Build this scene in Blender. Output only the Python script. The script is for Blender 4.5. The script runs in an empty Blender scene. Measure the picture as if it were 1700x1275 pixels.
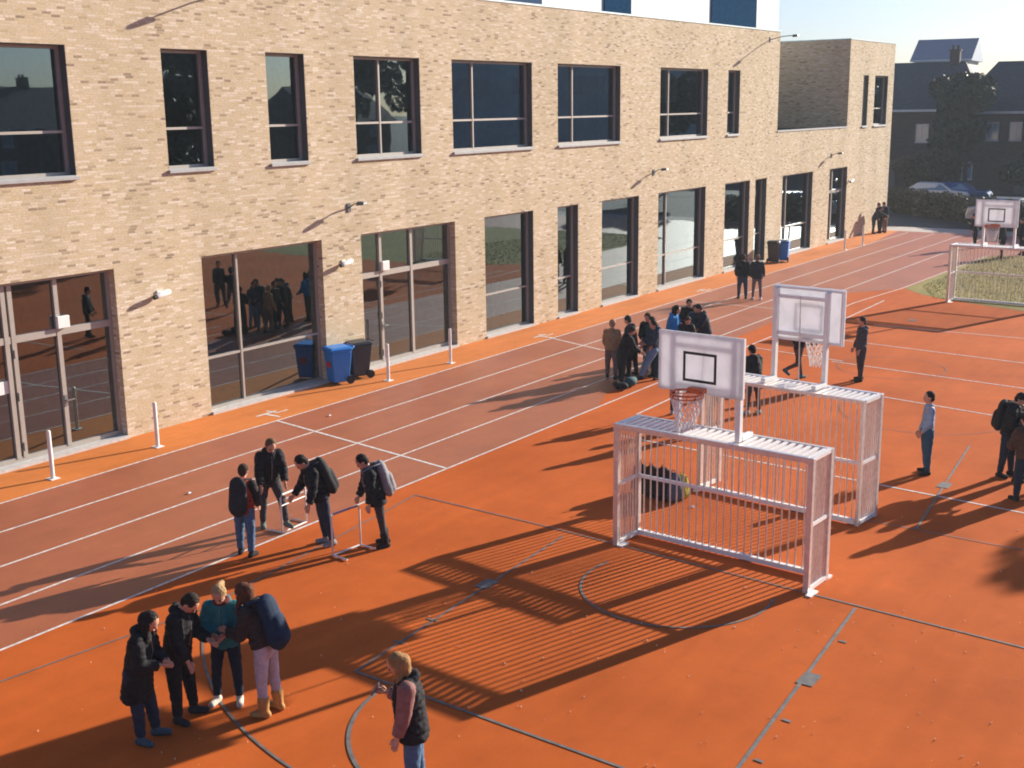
import bpy, bmesh, math, random
import numpy as np
from mathutils import Vector, Matrix, noise, Euler
R = math.radians
PI = math.pi
S = 0.8                      # metres per survey unit
sc = bpy.context.scene
C = sc.collection
random.seed(7)

# ------------------------------------------------------------------ camera
F_PX, IMG_W, IMG_H = 2008.86, 1700.0, 1275.0
CR = Vector((0.56625175, -0.82413452, -0.01269874))
CU = Vector((0.19190943, 0.11684377, 0.9744323))
CF = Vector((0.80157952, 0.554211, -0.22432217))
CAM = Vector((0, -24.565*S, 8*S))
cd = bpy.data.cameras.new('camera'); cam = bpy.data.objects.new('camera', cd); C.objects.link(cam)
cd.sensor_fit = 'HORIZONTAL'; cd.sensor_width = 36; cd.lens = F_PX/IMG_W*36
cd.clip_start = 0.1; cd.clip_end = 3000
cam.matrix_world = Matrix(((CR.x, CU.x, -CF.x, CAM.x), (CR.y, CU.y, -CF.y, CAM.y), (CR.z, CU.z, -CF.z, CAM.z), (0, 0, 0, 1)))
sc.camera = cam

# ------------------------------------------------------------------ light
SUN_EL = R(18.6)
sunv = Vector((6.6, -2.27, 0)).normalized()*math.cos(SUN_EL) + Vector((0, 0, math.sin(SUN_EL)))
w = bpy.data.worlds.new('World'); sc.world = w; w.use_nodes = True
nt = w.node_tree; bg = nt.nodes['Background']
sky = nt.nodes.new('ShaderNodeTexSky'); sky.sky_type = 'NISHITA'; sky.sun_disc = False
sky.sun_elevation = SUN_EL; sky.sun_rotation = math.atan2(sunv.x, sunv.y)
sky.air_density = 1.0; sky.dust_density = 1.0; sky.ozone_density = 2.0; sky.altitude = 50
tint = nt.nodes.new('ShaderNodeMix'); tint.data_type = 'RGBA'; tint.blend_type = 'MULTIPLY'; tint.inputs[0].default_value = 1; tint.inputs[7].default_value = (.82, .94, 1.28, 1)
nt.links.new(sky.outputs[0], tint.inputs[6]); nt.links.new(tint.outputs[2], bg.inputs[0]); bg.inputs[1].default_value = 0.054
ld = bpy.data.lights.new('sun', 'SUN'); ld.energy = 5.0; ld.angle = R(0.5); ld.color = (1, 0.90, 0.76)
lo = bpy.data.objects.new('sun', ld); C.objects.link(lo)
lo.rotation_euler = sunv.to_track_quat('Z', 'Y').to_euler(); lo.location = sunv*60
sc.view_settings.view_transform = 'Standard'; sc.view_settings.look = 'None'
sc.view_settings.exposure = 1.10; sc.view_settings.gamma = 1
sc.cycles.use_denoising = True
sc.cycles.max_bounces = 6; sc.cycles.transparent_max_bounces = 12
sc.cycles.filter_width = 1.9

# ------------------------------------------------------------------ helpers
def ray(u, v):
    return CR*((u-850)/F_PX) + CU*(-(v-637.5)/F_PX) + CF
def G(u, v, z=0.0):                      # ground point of the survey
    r = ray(u, v); t = (z-CAM.z)/r.z; return CAM + r*t
def Wl(u, v, y=0.0):                     # point on the facade
    r = ray(u, v); t = (y-CAM.y)/r.y; return CAM + r*t
def away(a):                             # heading, degrees: 0 right, 90 away, 180 left, 270 towards the camera
    a = R(a); x = Vector((CR.x, CR.y)).normalized(); y = Vector((CF.x, CF.y)).normalized()
    d = x*math.cos(a) + y*math.sin(a); return math.atan2(d.y, d.x)

def link(name, me, mats, parent=None, loc=None):
    o = bpy.data.objects.new(name, me); C.objects.link(o)
    if not isinstance(mats, (list, tuple)): mats = [mats]
    for m in mats: me.materials.append(m)
    if parent: o.parent = parent
    if loc is not None: o.location = loc
    return o
def thing(name, label, cat, loc=(0, 0, 0), rz=0, group=None):
    o = bpy.data.objects.new(name, None); C.objects.link(o); o.empty_display_size = 0.3
    o.location = loc; o.rotation_euler = (0, 0, rz); o['label'] = label; o['category'] = cat
    if group: o['group'] = group
    return o
def tag(o, label, cat, group=None, kind=None):
    if label: o['label'] = label
    if cat: o['category'] = cat
    if group: o['group'] = group
    if kind: o['kind'] = kind
    return o
def dup(root, loc, rz, label=None, group=None):
    def rec(o, parent):
        c = o.copy(); C.objects.link(c); c.parent = parent
        for ch in list(kids.get(o, [])): rec(ch, c)
        return c
    kids = {}
    def collect(o):
        kids[o] = list(o.children)
        for ch in kids[o]: collect(ch)
    collect(root)
    r = rec(root, None); r.location = loc; r.rotation_euler = (0, 0, rz)
    if label: r['label'] = label
    if group: r['group'] = group
    return r

class MB:
    def __init__(s): s.v = []; s.f = []; s.mi = []
    def add(s, vs, fs, mi=0):
        n = len(s.v); s.v += [tuple(p) for p in vs]; s.f += [tuple(i+n for i in f) for f in fs]; s.mi += [mi]*len(fs); return s
    def box(s, x0, x1, y0, y1, z0, z1, mi=0):
        return s.add([(x0,y0,z0),(x1,y0,z0),(x1,y1,z0),(x0,y1,z0),(x0,y0,z1),(x1,y0,z1),(x1,y1,z1),(x0,y1,z1)],
                     [(0,3,2,1),(4,5,6,7),(0,1,5,4),(1,2,6,5),(2,3,7,6),(3,0,4,7)], mi)
    def bar(s, a, b, w_, h_=None, up=(0,0,1), mi=0):           # rectangular bar
        a = Vector(a); b = Vector(b); h_ = h_ or w_; d = (b-a).normalized(); up = Vector(up)
        if abs(d.dot(up)) > .99: up = Vector((1,0,0))
        x = d.cross(up).normalized()*w_/2; y = x.cross(d).normalized()*h_/2
        return s.add([a-x-y,a+x-y,a+x+y,a-x+y,b-x-y,b+x-y,b+x+y,b-x+y],
                     [(0,1,2,3),(7,6,5,4),(0,4,5,1),(1,5,6,2),(2,6,7,3),(3,7,4,0)], mi)
    def tube(s, pts, r, n=8, mi=0, rr=None):
        pts = [Vector(p) for p in pts]; m = len(pts); rings = []
        for i, p in enumerate(pts):
            d = (pts[min(i+1, m-1)]-pts[max(i-1, 0)]).normalized()
            up = Vector((0,0,1)) if abs(d.z) < .95 else Vector((1,0,0))
            x = d.cross(up).normalized(); y = x.cross(d)
            q = rr[i] if rr else r
            rings.append([p+(x*math.cos(2*PI*k/n)+y*math.sin(2*PI*k/n))*q for k in range(n)])
        vs = [q for rg in rings for q in rg]; fs = []
        for i in range(m-1):
            for k in range(n):
                a = i*n+k; b = i*n+(k+1) % n; fs.append((a, b, b+n, a+n))
        fs.append(tuple(range(n-1, -1, -1))); fs.append(tuple((m-1)*n+k for k in range(n)))
        return s.add(vs, fs, mi)
    def ring(s, c, R0, r, n=28, k=6, ax=(0,0,1), mi=0, a0=0, a1=2*PI):
        c = Vector(c); ax = Vector(ax); x = ax.orthogonal().normalized(); y = ax.cross(x)
        full = abs(a1-a0-2*PI) < 1e-6; vs = []; fs = []; nn = n if full else n+1
        for i in range(nn):
            a = a0+(a1-a0)*i/n; d = x*math.cos(a)+y*math.sin(a)
            for j in range(k):
                b = 2*PI*j/k; vs.append(c+d*(R0+r*math.cos(b))+ax*(r*math.sin(b)))
        for i in range(n):
            for j in range(k):
                p = i*k+j; q = i*k+(j+1) % k; p2 = ((i+1) % nn)*k+j; q2 = ((i+1) % nn)*k+(j+1) % k
                fs.append((p, p2, q2, q))
        return s.add(vs, fs, mi)
    def cyl(s, c, r, h, n=20, ax=(0,0,1), mi=0, r2=None):
        c = Vector(c); ax = Vector(ax); return s.tube([c, c+ax*h], r, n, mi, [r, r2 if r2 is not None else r])
    def mesh(s, name, smooth=False):
        me = bpy.data.meshes.new(name); me.from_pydata(s.v, [], s.f); me.validate()
        if len(s.mi) == len(me.polygons): me.polygons.foreach_set('material_index', s.mi)
        if smooth: me.polygons.foreach_set('use_smooth', [True]*len(me.polygons))
        me.update(); return me
    def build(s, name, mats, parent=None, loc=None, smooth=False, bevel=0):
        o = link(name, s.mesh(name, smooth), mats, parent, loc)
        if bevel:
            b = o.modifiers.new('bevel', 'BEVEL'); b.width = bevel; b.segments = 2; b.limit_method = 'ANGLE'
        return o

# ------------------------------------------------------------------ materials
def newmat(name):
    m = bpy.data.materials.new(name); m.use_nodes = True; n = m.node_tree; return m, n, n.nodes['Principled BSDF']
def N(n, t, **kw):
    nd = n.nodes.new(t)
    for k, v in kw.items():
        if k.startswith('i_'):
            key = k[2:]; key = int(key) if key.isdigit() else key
            nd.inputs[key].default_value = v
        else: setattr(nd, k, v)
    return nd
def ramp(n, stops, interp='LINEAR'):
    r = n.nodes.new('ShaderNodeValToRGB'); r.color_ramp.interpolation = interp
    e = r.color_ramp.elements
    while len(e) < len(stops): e.new(0.5)
    for i, (p, c) in enumerate(stops):
        e[i].position = p; e[i].color = (*c, 1) if len(c) == 3 else c
    return r
def simple(name, col, rough=.6, metal=0, var=.12, scale=6, bump=0, spec=.5, sheen=0):
    m, n, b = newmat(name)
    tc = N(n, 'ShaderNodeTexCoord'); nz = N(n, 'ShaderNodeTexNoise'); nz.inputs['Scale'].default_value = scale; nz.inputs['Detail'].default_value = 4
    n.links.new(tc.outputs['Object'], nz.inputs['Vector'])
    r = ramp(n, [(.3, tuple(c*(1-var) for c in col)), (.7, tuple(min(1, c*(1+var)) for c in col))])
    n.links.new(nz.outputs[0], r.inputs[0]); n.links.new(r.outputs[0], b.inputs['Base Color'])
    b.inputs['Roughness'].default_value = rough; b.inputs['Metallic'].default_value = metal
    b.inputs['Specular IOR Level'].default_value = spec
    if sheen: b.inputs['Sheen Weight'].default_value = sheen
    if bump:
        bp = N(n, 'ShaderNodeBump'); bp.inputs['Strength'].default_value = bump; bp.inputs['Distance'].default_value = .02
        n.links.new(nz.outputs[0], bp.inputs['Height']); n.links.new(bp.outputs[0], b.inputs['Normal'])
    return m

def brick_mat(name, stops, mortar, bw=.19, bh=.050):
    m, n, b = newmat(name); L = n.links.new
    def M(op, a=None, c=None, va=None, vc=None):
        nd = N(n, 'ShaderNodeMath'); nd.operation = op
        if a is not None: L(a, nd.inputs[0])
        if c is not None: L(c, nd.inputs[1])
        if va is not None: nd.inputs[0].default_value = va
        if vc is not None: nd.inputs[1].default_value = vc
        return nd.outputs[0]
    tc = N(n, 'ShaderNodeTexCoord'); sp = N(n, 'ShaderNodeSeparateXYZ'); L(tc.outputs['Object'], sp.inputs[0])
    wob = N(n, 'ShaderNodeTexNoise'); wob.inputs['Scale'].default_value = 14; L(tc.outputs['Object'], wob.inputs['Vector'])
    wv = M('MULTIPLY', M('SUBTRACT', wob.outputs[0], vc=.5), vc=.012)
    u = M('ADD', sp.outputs[0], sp.outputs[1]); zz = M('ADD', sp.outputs[2], wv)
    rz = M('DIVIDE', zz, vc=bh); row = M('FLOOR', rz); fr = M('SUBTRACT', rz, row)
    wn = N(n, 'ShaderNodeTexWhiteNoise'); wn.noise_dimensions = '1D'; L(row, wn.inputs['W'])
    uu = M('ADD', M('DIVIDE', u, vc=bw), wn.outputs['Value']); col = M('FLOOR', uu); fc = M('SUBTRACT', uu, col)
    cb = N(n, 'ShaderNodeCombineXYZ'); L(col, cb.inputs[0]); L(row, cb.inputs[1])
    w2 = N(n, 'ShaderNodeTexWhiteNoise'); w2.noise_dimensions = '3D'; L(cb.outputs[0], w2.inputs['Vector'])
    big = N(n, 'ShaderNodeTexNoise'); big.inputs['Scale'].default_value = .9; big.inputs['Detail'].default_value = 3; L(tc.outputs['Object'], big.inputs['Vector'])
    f = M('ADD', M('MULTIPLY', w2.outputs['Value'], vc=.8), M('MULTIPLY', big.outputs[0], vc=.2))
    r = ramp(n, stops); L(f, r.inputs[0])
    fine = N(n, 'ShaderNodeTexNoise'); fine.inputs['Scale'].default_value = 55; fine.inputs['Detail'].default_value = 5
    mp = N(n, 'ShaderNodeMapping'); mp.inputs['Scale'].default_value = (.35, .35, 1.6); L(tc.outputs['Object'], mp.inputs[0]); L(mp.outputs[0], fine.inputs['Vector'])
    mx = N(n, 'ShaderNodeMix'); mx.data_type = 'RGBA'; mx.blend_type = 'MULTIPLY'; mx.inputs[0].default_value = .75
    fr2 = ramp(n, [(.3, (.62,.6,.58)), (.62, (1.15,1.13,1.1))]); L(fine.outputs[0], fr2.inputs[0])
    L(r.outputs[0], mx.inputs[6]); L(fr2.outputs[0], mx.inputs[7])
    mh = M('LESS_THAN', M('MULTIPLY', M('ABSOLUTE', M('SUBTRACT', fr, vc=.5)), vc=1), vc=.42)
    mv = M('LESS_THAN', M('ABSOLUTE', M('SUBTRACT', fc, vc=.5)), vc=.477)
    mk = M('MULTIPLY', mh, mv)
    m2 = N(n, 'ShaderNodeMix'); m2.data_type = 'RGBA'; m2.inputs[6].default_value = (*mortar, 1); L(mk, m2.inputs[0]); L(mx.outputs[2], m2.inputs[7])
    # faint weather staining in broad vertical streaks
    st = N(n, 'ShaderNodeTexNoise'); st.inputs['Scale'].default_value = 1; st.inputs['Detail'].default_value = 5
    mp2 = N(n, 'ShaderNodeMapping'); mp2.inputs['Scale'].default_value = (.8, .8, .18); L(tc.outputs['Object'], mp2.inputs[0]); L(mp2.outputs[0], st.inputs['Vector'])
    sr = ramp(n, [(.35, (.9,.89,.87)), (.65, (1.04,1.03,1.02))]); L(st.outputs[0], sr.inputs[0])
    m3 = N(n, 'ShaderNodeMix'); m3.data_type = 'RGBA'; m3.blend_type = 'MULTIPLY'; m3.inputs[0].default_value = 1
    L(m2.outputs[2], m3.inputs[6]); L(sr.outputs[0], m3.inputs[7]); L(m3.outputs[2], b.inputs['Base Color'])
    b.inputs['Roughness'].default_value = .9; b.inputs['Specular IOR Level'].default_value = .2
    h = M('ADD', M('MULTIPLY', mk, vc=.7), M('ADD', M('MULTIPLY', w2.outputs['Value'], vc=.45), M('MULTIPLY', fine.outputs[0], vc=.5)))
    bp = N(n, 'ShaderNodeBump'); bp.inputs['Strength'].default_value = .5; bp.inputs['Distance'].default_value = .012; L(h, bp.inputs['Height']); L(bp.outputs[0], b.inputs['Normal'])
    return m
M_brick = brick_mat('sand_brick', [(0.0,(.15,.12,.095)),(.10,(.32,.245,.17)),(.19,(.53,.43,.275)),(.42,(.58,.485,.345)),(.58,(.555,.45,.295)),(.74,(.62,.52,.395)),(.9,(.69,.61,.50)),(1,(.76,.70,.61))], (.52,.43,.35))
M_house = brick_mat('brown_brick', [(0,(.05,.04,.035)),(.5,(.09,.065,.055)),(1,(.12,.09,.075))], (.12,.115,.11))

def ground_mat(name, c1, c2, speck, rough=.85, big=.35, spec=.25, stain=.85):
    m, n, b = newmat(name); L = n.links.new
    tc = N(n, 'ShaderNodeTexCoord')
    a = N(n, 'ShaderNodeTexNoise'); a.inputs['Scale'].default_value = big; a.inputs['Detail'].default_value = 6; a.inputs['Roughness'].default_value = .6; L(tc.outputs['Object'], a.inputs['Vector'])
    r = ramp(n, [(.32, c1), (.68, c2)]); L(a.outputs[0], r.inputs[0])
    g = N(n, 'ShaderNodeTexNoise'); g.inputs['Scale'].default_value = 90; g.inputs['Detail'].default_value = 3; L(tc.outputs['Object'], g.inputs['Vector'])
    gr = ramp(n, [(.3, (.78,.76,.75)), (.7, (1.14,1.13,1.12))]); L(g.outputs[0], gr.inputs[0])
    m1 = N(n, 'ShaderNodeMix'); m1.data_type = 'RGBA'; m1.blend_type = 'MULTIPLY'; m1.inputs[0].default_value = .8
    L(r.outputs[0], m1.inputs[6]); L(gr.outputs[0], m1.inputs[7])
    # scuffed patches
    s = N(n, 'ShaderNodeTexNoise'); s.inputs['Scale'].default_value = 2.3; s.inputs['Detail'].default_value = 8; s.inputs['Roughness'].default_value = .7; L(tc.outputs['Object'], s.inputs['Vector'])
    sr = ramp(n, [(.28, (.78,.77,.76)), (.42, (.95,.95,.95)), (.55, (1,1,1)), (.75, (1.14,1.15,1.16))]); L(s.outputs[0], sr.inputs[0])
    m2 = N(n, 'ShaderNodeMix'); m2.data_type = 'RGBA'; m2.blend_type = 'MULTIPLY'; m2.inputs[0].default_value = stain
    L(m1.outputs[2], m2.inputs[6]); L(sr.outputs[0], m2.inputs[7])
    v = N(n, 'ShaderNodeTexVoronoi'); v.inputs['Scale'].default_value = 3.2; L(tc.outputs['Object'], v.inputs['Vector'])
    vr = ramp(n, [(.03, (1,1,1)), (.05, (0,0,0))]); L(v.outputs['Distance'], vr.inputs[0])
    m3 = N(n, 'ShaderNodeMix'); m3.data_type = 'RGBA'; m3.inputs[7].default_value = (*speck, 1); L(vr.outputs[0], m3.inputs[0]); L(m2.outputs[2], m3.inputs[6])
    L(m3.outputs[2], b.inputs['Base Color']); b.inputs['Roughness'].default_value = rough; b.inputs['Specular IOR Level'].default_value = spec
    wv = N(n, 'ShaderNodeTexNoise'); wv.inputs['Scale'].default_value = 1.0; wv.inputs['Detail'].default_value = 5; mpw = N(n, 'ShaderNodeMapping'); mpw.inputs['Rotation'].default_value = (0,0,.35); mpw.inputs['Scale'].default_value = (.35, 3.2, 1)
    L(tc.outputs['Object'], mpw.inputs[0]); L(mpw.outputs[0], wv.inputs['Vector']); wr = ramp(n, [(.3, (.93,.92,.91)), (.5, (1,1,1)), (.72, (1.07,1.08,1.09))]); L(wv.outputs[0], wr.inputs[0])
    m4 = N(n, 'ShaderNodeMix'); m4.data_type = 'RGBA'; m4.blend_type = 'MULTIPLY'; m4.inputs[0].default_value = .8; L(m3.outputs[2], m4.inputs[6]); L(wr.outputs[0], m4.inputs[7]); L(m4.outputs[2], b.inputs['Base Color'])
    bp = N(n, 'ShaderNodeBump'); bp.inputs['Strength'].default_value = .25; bp.inputs['Distance'].default_value = .004; L(g.outputs[0], bp.inputs['Height']); L(bp.outputs[0], b.inputs['Normal'])
    return m
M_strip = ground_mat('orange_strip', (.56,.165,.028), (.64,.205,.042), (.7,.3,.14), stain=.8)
M_court = ground_mat('red_court', (.43,.090,.014), (.56,.124,.022), (.62,.24,.10), spec=.10, rough=.95)
M_track = ground_mat('brown_track', (.32,.085,.029), (.39,.110,.040), (.5,.25,.16), spec=.6, rough=.55)
M_asphalt = ground_mat('asphalt', (.045,.047,.05), (.065,.066,.068), (.09,.09,.09))
M_path = ground_mat('pale_paving', (.42,.38,.34), (.52,.47,.42), (.5,.45,.4))
M_lawn = ground_mat('lawn', (.17,.155,.035), (.28,.235,.055), (.33,.27,.08), rough=.95, big=.6)
M_line = simple('white_line', (.64,.61,.58), .7, var=.3, scale=11)
M_gline = simple('grey_line', (.13,.125,.12), .75, var=.3, scale=9)
M_white = simple('white_paint', (.80,.79,.77), .35, var=.04)
M_galv = simple('galvanised_white', (.80,.77,.74), .36, metal=.55, var=.12, scale=14)
M_board = simple('board_white', (.56,.60,.74), .45, var=.05, scale=3)
def grp_mat():
    m, n, b = newmat('board_fibreglass'); L = n.links.new; out = n.nodes['Material Output']
    tc = N(n, 'ShaderNodeTexCoord'); nz = N(n, 'ShaderNodeTexNoise'); nz.inputs['Scale'].default_value = 4; nz.inputs['Detail'].default_value = 6; L(tc.outputs['Object'], nz.inputs['Vector'])
    r = ramp(n, [(.35, (.62,.65,.68)), (.6, (.80,.82,.85))]); L(nz.outputs[0], r.inputs[0]); L(r.outputs[0], b.inputs['Base Color'])
    b.inputs['Roughness'].default_value = .45
    tl = N(n, 'ShaderNodeBsdfTranslucent'); tl.inputs['Color'].default_value = (.82,.82,.86,1); mx = N(n, 'ShaderNodeMixShader'); mx.inputs[0].default_value = .42
    L(b.outputs[0], mx.inputs[1]); L(tl.outputs[0], mx.inputs[2]); L(mx.outputs[0], out.inputs['Surface']); return m
M_board = grp_mat()
M_black = simple('black_paint', (.02,.02,.022), .5)
M_orange = simple('hoop_orange', (.62,.13,.03), .45)
M_frame = simple('window_aluminium', (.40,.36,.32), .42, metal=.2, var=.06)
M_dframe = simple('dark_frame', (.075,.085,.09), .45, var=.1)
M_sill = simple('sill_stone', (.36,.36,.36), .7, var=.08)
M_slab = simple('threshold_concrete', (.5,.48,.46), .85, var=.12, scale=12)
M_coping = simple('coping', (.38,.46,.48), .4, metal=.3)
M_roofg = simple('roof_bitumen', (.09,.09,.09), .9)
M_clad = simple('pale_cladding', (.55,.58,.60), .5, var=.03)
M_solar = simple('dark_blue_panel', (.012,.05,.11), .9, var=.2, spec=0)
M_int = simple('room_plaster', (.42,.44,.42), .9)
M_intf = simple('room_floor', (.30,.31,.31), .5)
M_metal = simple('steel', (.32,.33,.34), .35, metal=.7)
M_tile = simple('roof_tile', (.035,.048,.06), .8, var=.3, scale=4, bump=.4)
M_gutter = simple('gutter_white', (.55,.58,.6), .4)
M_bluebin = simple('blue_plastic', (.02,.22,.66), .38, var=.05)
M_greybin = simple('charcoal_plastic', (.035,.037,.042), .45, var=.1)
M_lidpale = simple('pale_lid', (.62,.66,.64), .3)
M_red = simple('red_sticker', (.5,.03,.02), .5)
M_rubber = simple('rubber', (.02,.02,.02), .8)
M_litter = simple('litter_pale', (.75,.62,.45), .8)

def glass_mat():
    m, n, b = newmat('window_glass'); L = n.links.new; out = n.nodes['Material Output']
    gl = N(n, 'ShaderNodeBsdfGlossy'); gl.inputs['Roughness'].default_value = .015; gl.inputs['Color'].default_value = (.74,.92,1,1)
    tr = N(n, 'ShaderNodeBsdfTransparent'); tr.inputs['Color'].default_value = (.50,.57,.58,1)
    fr = N(n, 'ShaderNodeFresnel'); fr.inputs['IOR'].default_value = 3.0
    tc = N(n, 'ShaderNodeTexCoord'); nz = N(n, 'ShaderNodeTexNoise'); nz.inputs['Scale'].default_value = .8; L(tc.outputs['Object'], nz.inputs['Vector'])
    bp = N(n, 'ShaderNodeBump'); bp.inputs['Strength'].default_value = .04; bp.inputs['Distance'].default_value = .05; L(nz.outputs[0], bp.inputs['Height']); L(bp.outputs[0], gl.inputs['Normal'])
    mx = N(n, 'ShaderNodeMixShader'); L(fr.outputs[0], mx.inputs[0]); L(tr.outputs[0], mx.inputs[1]); L(gl.outputs[0], mx.inputs[2])
    L(mx.outputs[0], out.inputs['Surface']); n.nodes.remove(b)
    return m
M_glass = glass_mat()
def leaf_mat(name, a, b2, rough=.6):
    m, n, b = newmat(name); L = n.links.new
    oi = N(n, 'ShaderNodeNewGeometry'); r = ramp(n, [(0, a), (1, b2)]); L(oi.outputs['Random Per Island'], r.inputs[0]); L(r.outputs[0], b.inputs['Base Color'])
    b.inputs['Roughness'].default_value = rough; return m
M_leafd = leaf_mat('leaf_dark', (.012,.022,.012), (.035,.05,.02))
M_leafb = leaf_mat('leaf_brown', (.05,.035,.02), (.09,.065,.03))
M_leafh = leaf_mat('leaf_hedge', (.05,.055,.03), (.10,.09,.05))
M_bark = simple('bark', (.08,.06,.045), .9, var=.3, scale=10, bump=.5)
_cm = {}
def cloth(name, col, rough=.85, sheen=.0):
    k = name
    if k not in _cm: _cm[k] = simple(name, col, rough, var=.16, scale=18, bump=.25, spec=.25, sheen=sheen)
    return _cm[k]

# ------------------------------------------------------------------ ground
def sheet(name, poly, z, mat, kind='structure', label=None, cat=None):
    me = bpy.data.meshes.new(name); me.from_pydata([(p[0], p[1], z) for p in poly], [], [tuple(range(len(poly)))]); me.update()
    if me.polygons[0].normal.z < 0: me.flip_normals()
    o = link(name, me, mat)
    if kind: o['kind'] = kind
    if label: o['label'] = label; o['category'] = cat
    return o
sheet('ground', [(-400,-500), (900,-500), (900,600), (-400,600)], -.01, M_asphalt)
XE = 76.6*S                                        # end of the paved yard
sheet('court', [(-30,-40), (XE,-40), (XE,.0), (-30,.0)], 0, M_court)
L_ = [-1.959*S, -3.57*S, -5.234*S, -6.811*S, -8.383*S]
TX = 66*S
arc = []
for k in range(13):                                # the running track bends to the right at the far end
    a = PI/2*k/12; arc.append((TX+ 8.2*S*math.sin(a)*1.25, L_[4]-2.5 + 2.5*math.cos(a)))
inner = [(-30,L_[4]), (48*S,L_[4]), (50.2*S,L_[4]), (53*S,-8.85*S), (66.0*S,-9.15*S), (66.8*S,-10.2*S), (67*S,-12*S), (67*S,-40)]
outer = [(XE-.01,-40), (XE-.01,-1.3*S), (74*S,-1.5*S), (70*S,L_[0]), (-30,L_[0])]
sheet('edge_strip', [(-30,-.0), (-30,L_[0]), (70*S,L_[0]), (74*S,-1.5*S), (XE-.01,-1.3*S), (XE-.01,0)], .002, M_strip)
sheet('track', [(-30,L_[4]), (27.5*S,L_[4]), (29*S,-7.75*S), (50*S,-7.0*S), (52.3*S,-8.6*S)]+inner[3:]+outer, .002, M_track)
sheet('grass', [G(1502,479)[:2], (66.0*S,-9.15*S), (66.8*S,-10.2*S), (67*S,-12*S), (67*S,-40), (48*S,-40), G(1700,517)[:2], G(1640,508)[:2], G(1575,498)[:2], G(1530,489)[:2]], .004, M_lawn)
sheet('path', [(XE,-40), (XE+2.2,-40), (XE+2.2,3), (XE,3)], .0, M_path)
# grass blades on the lawn
mb = MB(); rnd = random.Random(3)
for i in range(9000):
    x = rnd.uniform(50.5*S, 66.5*S); y = rnd.uniform(-17*S, -9.4*S)
    if y > -9.3*S - (54*S-x)*.45 and x < 54*S: continue
    h = rnd.uniform(.02, .05); a = rnd.uniform(0, PI); dx, dy = math.cos(a)*.02, math.sin(a)*.02
    mb.add([(x-dx,y-dy,.008),(x+dx,y+dy,.008),(x+rnd.uniform(-.02,.02),y+rnd.uniform(-.02,.02),h)], [(0,1,2)])
tag(mb.build('grass_blades', M_lawn), 'short yellowish grass growing on the lawn behind the far goal', 'grass', kind='stuff')

lines = MB(); glines = MB()
def strip(mb_, pts, wd, z):
    pts = [Vector((p[0], p[1])) for p in pts]; vs = []
    for i, p in enumerate(pts):
        d = (pts[min(i+1, len(pts)-1)]-pts[max(i-1, 0)]).normalized(); nn = Vector((-d.y, d.x))*wd/2
        vs += [(p.x+nn.x, p.y+nn.y, z), (p.x-nn.x, p.y-nn.y, z)]
    mb_.add(vs, [(2*i, 2*i+1, 2*i+3, 2*i+2) for i in range(len(pts)-1)])
lw = .045; ZL = .0045
for i, y in enumerate(L_):
    pts = [(-30, y), (48*S, y)] + ([(53*S, -8.85*S), (66*S, -9.15*S)] if i == 4 else [(76*S, y-.1)])
    strip(lines, pts, lw, ZL)
strip(lines, [G(461,699), G(742,778)], .06, ZL+.0008)
strip(lines, [G(905,559), G(998,581), (34.0*S, L_[3])], .06, ZL+.0008)
strip(lines, [(45.0*S, L_[0]), (45.0*S, L_[4])], .05, ZL+.0008)
for c in (G(450,689), G(903,559), G(1170,483)):      # the little start-line figures painted beside each cross line
    x, y = c.x, c.y
    strip(lines, [(x-.28,y+.16), (x+.32,y+.16)], .07, ZL+.0012)
    strip(lines, [(x-.02,y+.16), (x-.02,y-.28)], .08, ZL+.0016)
    strip(lines, [(x+.2,y+.34), (x+.2,y+.02), (x+.52,y+.02)], .06, ZL+.0006)
for a, b in (((1057,688),(1150,645)), ((1380,540),(1468,499)), ((1400,565),(1700,603)), ((1140,560),(1400,600)), ((1380,600),(1700,645)), ((1235,628),(1460,658)), ((1460,658),(1650,690)), ((1020,722),(1450,803)), ((1450,803),(1700,852)), ((1450,540),(1700,562))):
    strip(lines, [G(*a), G(*b)], .045, ZL+.0006)
for a, b, wd in (((-40,1147),(340,1010),.03), ((340,1010),(690,822),.03), ((690,822),(890,870),.03), ((890,870),(1340,985),.03), ((1340,985),(1740,1086),.035), ((590,1115),(935,890),.036), ((590,1115),(1110,1303),.036), ((1420,1010),(1200,1310),.045), ((1610,740),(1520,880),.035), ((1430,862),(1700,914),.025)):
    strip(glines, [G(*a), G(*b)], wd, ZL+.0025)
def arcpts(cx, cy, r, a0, a1, n=40):
    return [((cx+r*math.cos(R(a0+(a1-a0)*i/n)))*S, (cy+r*math.sin(R(a0+(a1-a0)*i/n)))*S) for i in range(n+1)]
strip(glines, arcpts(11.95,-16.25,2.16, 95, 272), .045, ZL+.003)
strip(glines, arcpts(17.35,-15.9,1.62, 75, 285), .035, ZL+.003)
strip(glines, arcpts(17.2,-16.0,7.75, 128, 200, 60), .03, ZL+.003)
strip(glines, arcpts(36.5,-13.5,1.6, 0, 360, 50), .018, ZL+.003)
strip(glines, arcpts(31.5,-16.0,2.2, 60, 300, 50), .018, ZL+.003)
for u, v in ((808,970), (1343,1128), (1568,806), (1515,532)):
    c = G(u, v); strip(glines, [(c.x-.16, c.y), (c.x+.16, c.y)], .2, ZL+.0035)
for u, v in ((1385,1062), (1290,1192), (1243,1258), (720,1030), (665,1067)):
    c = G(u, v); strip(glines, [(c.x, c.y-.06), (c.x-.01, c.y+.1) if u < 1000 else (c.x-.01, c.y-.16)], .04, ZL+.0035)
tag(lines.build('white_markings', M_line), None, None, kind='structure')
tag(glines.build('grey_markings', M_gline), None, None, kind='structure')
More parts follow.
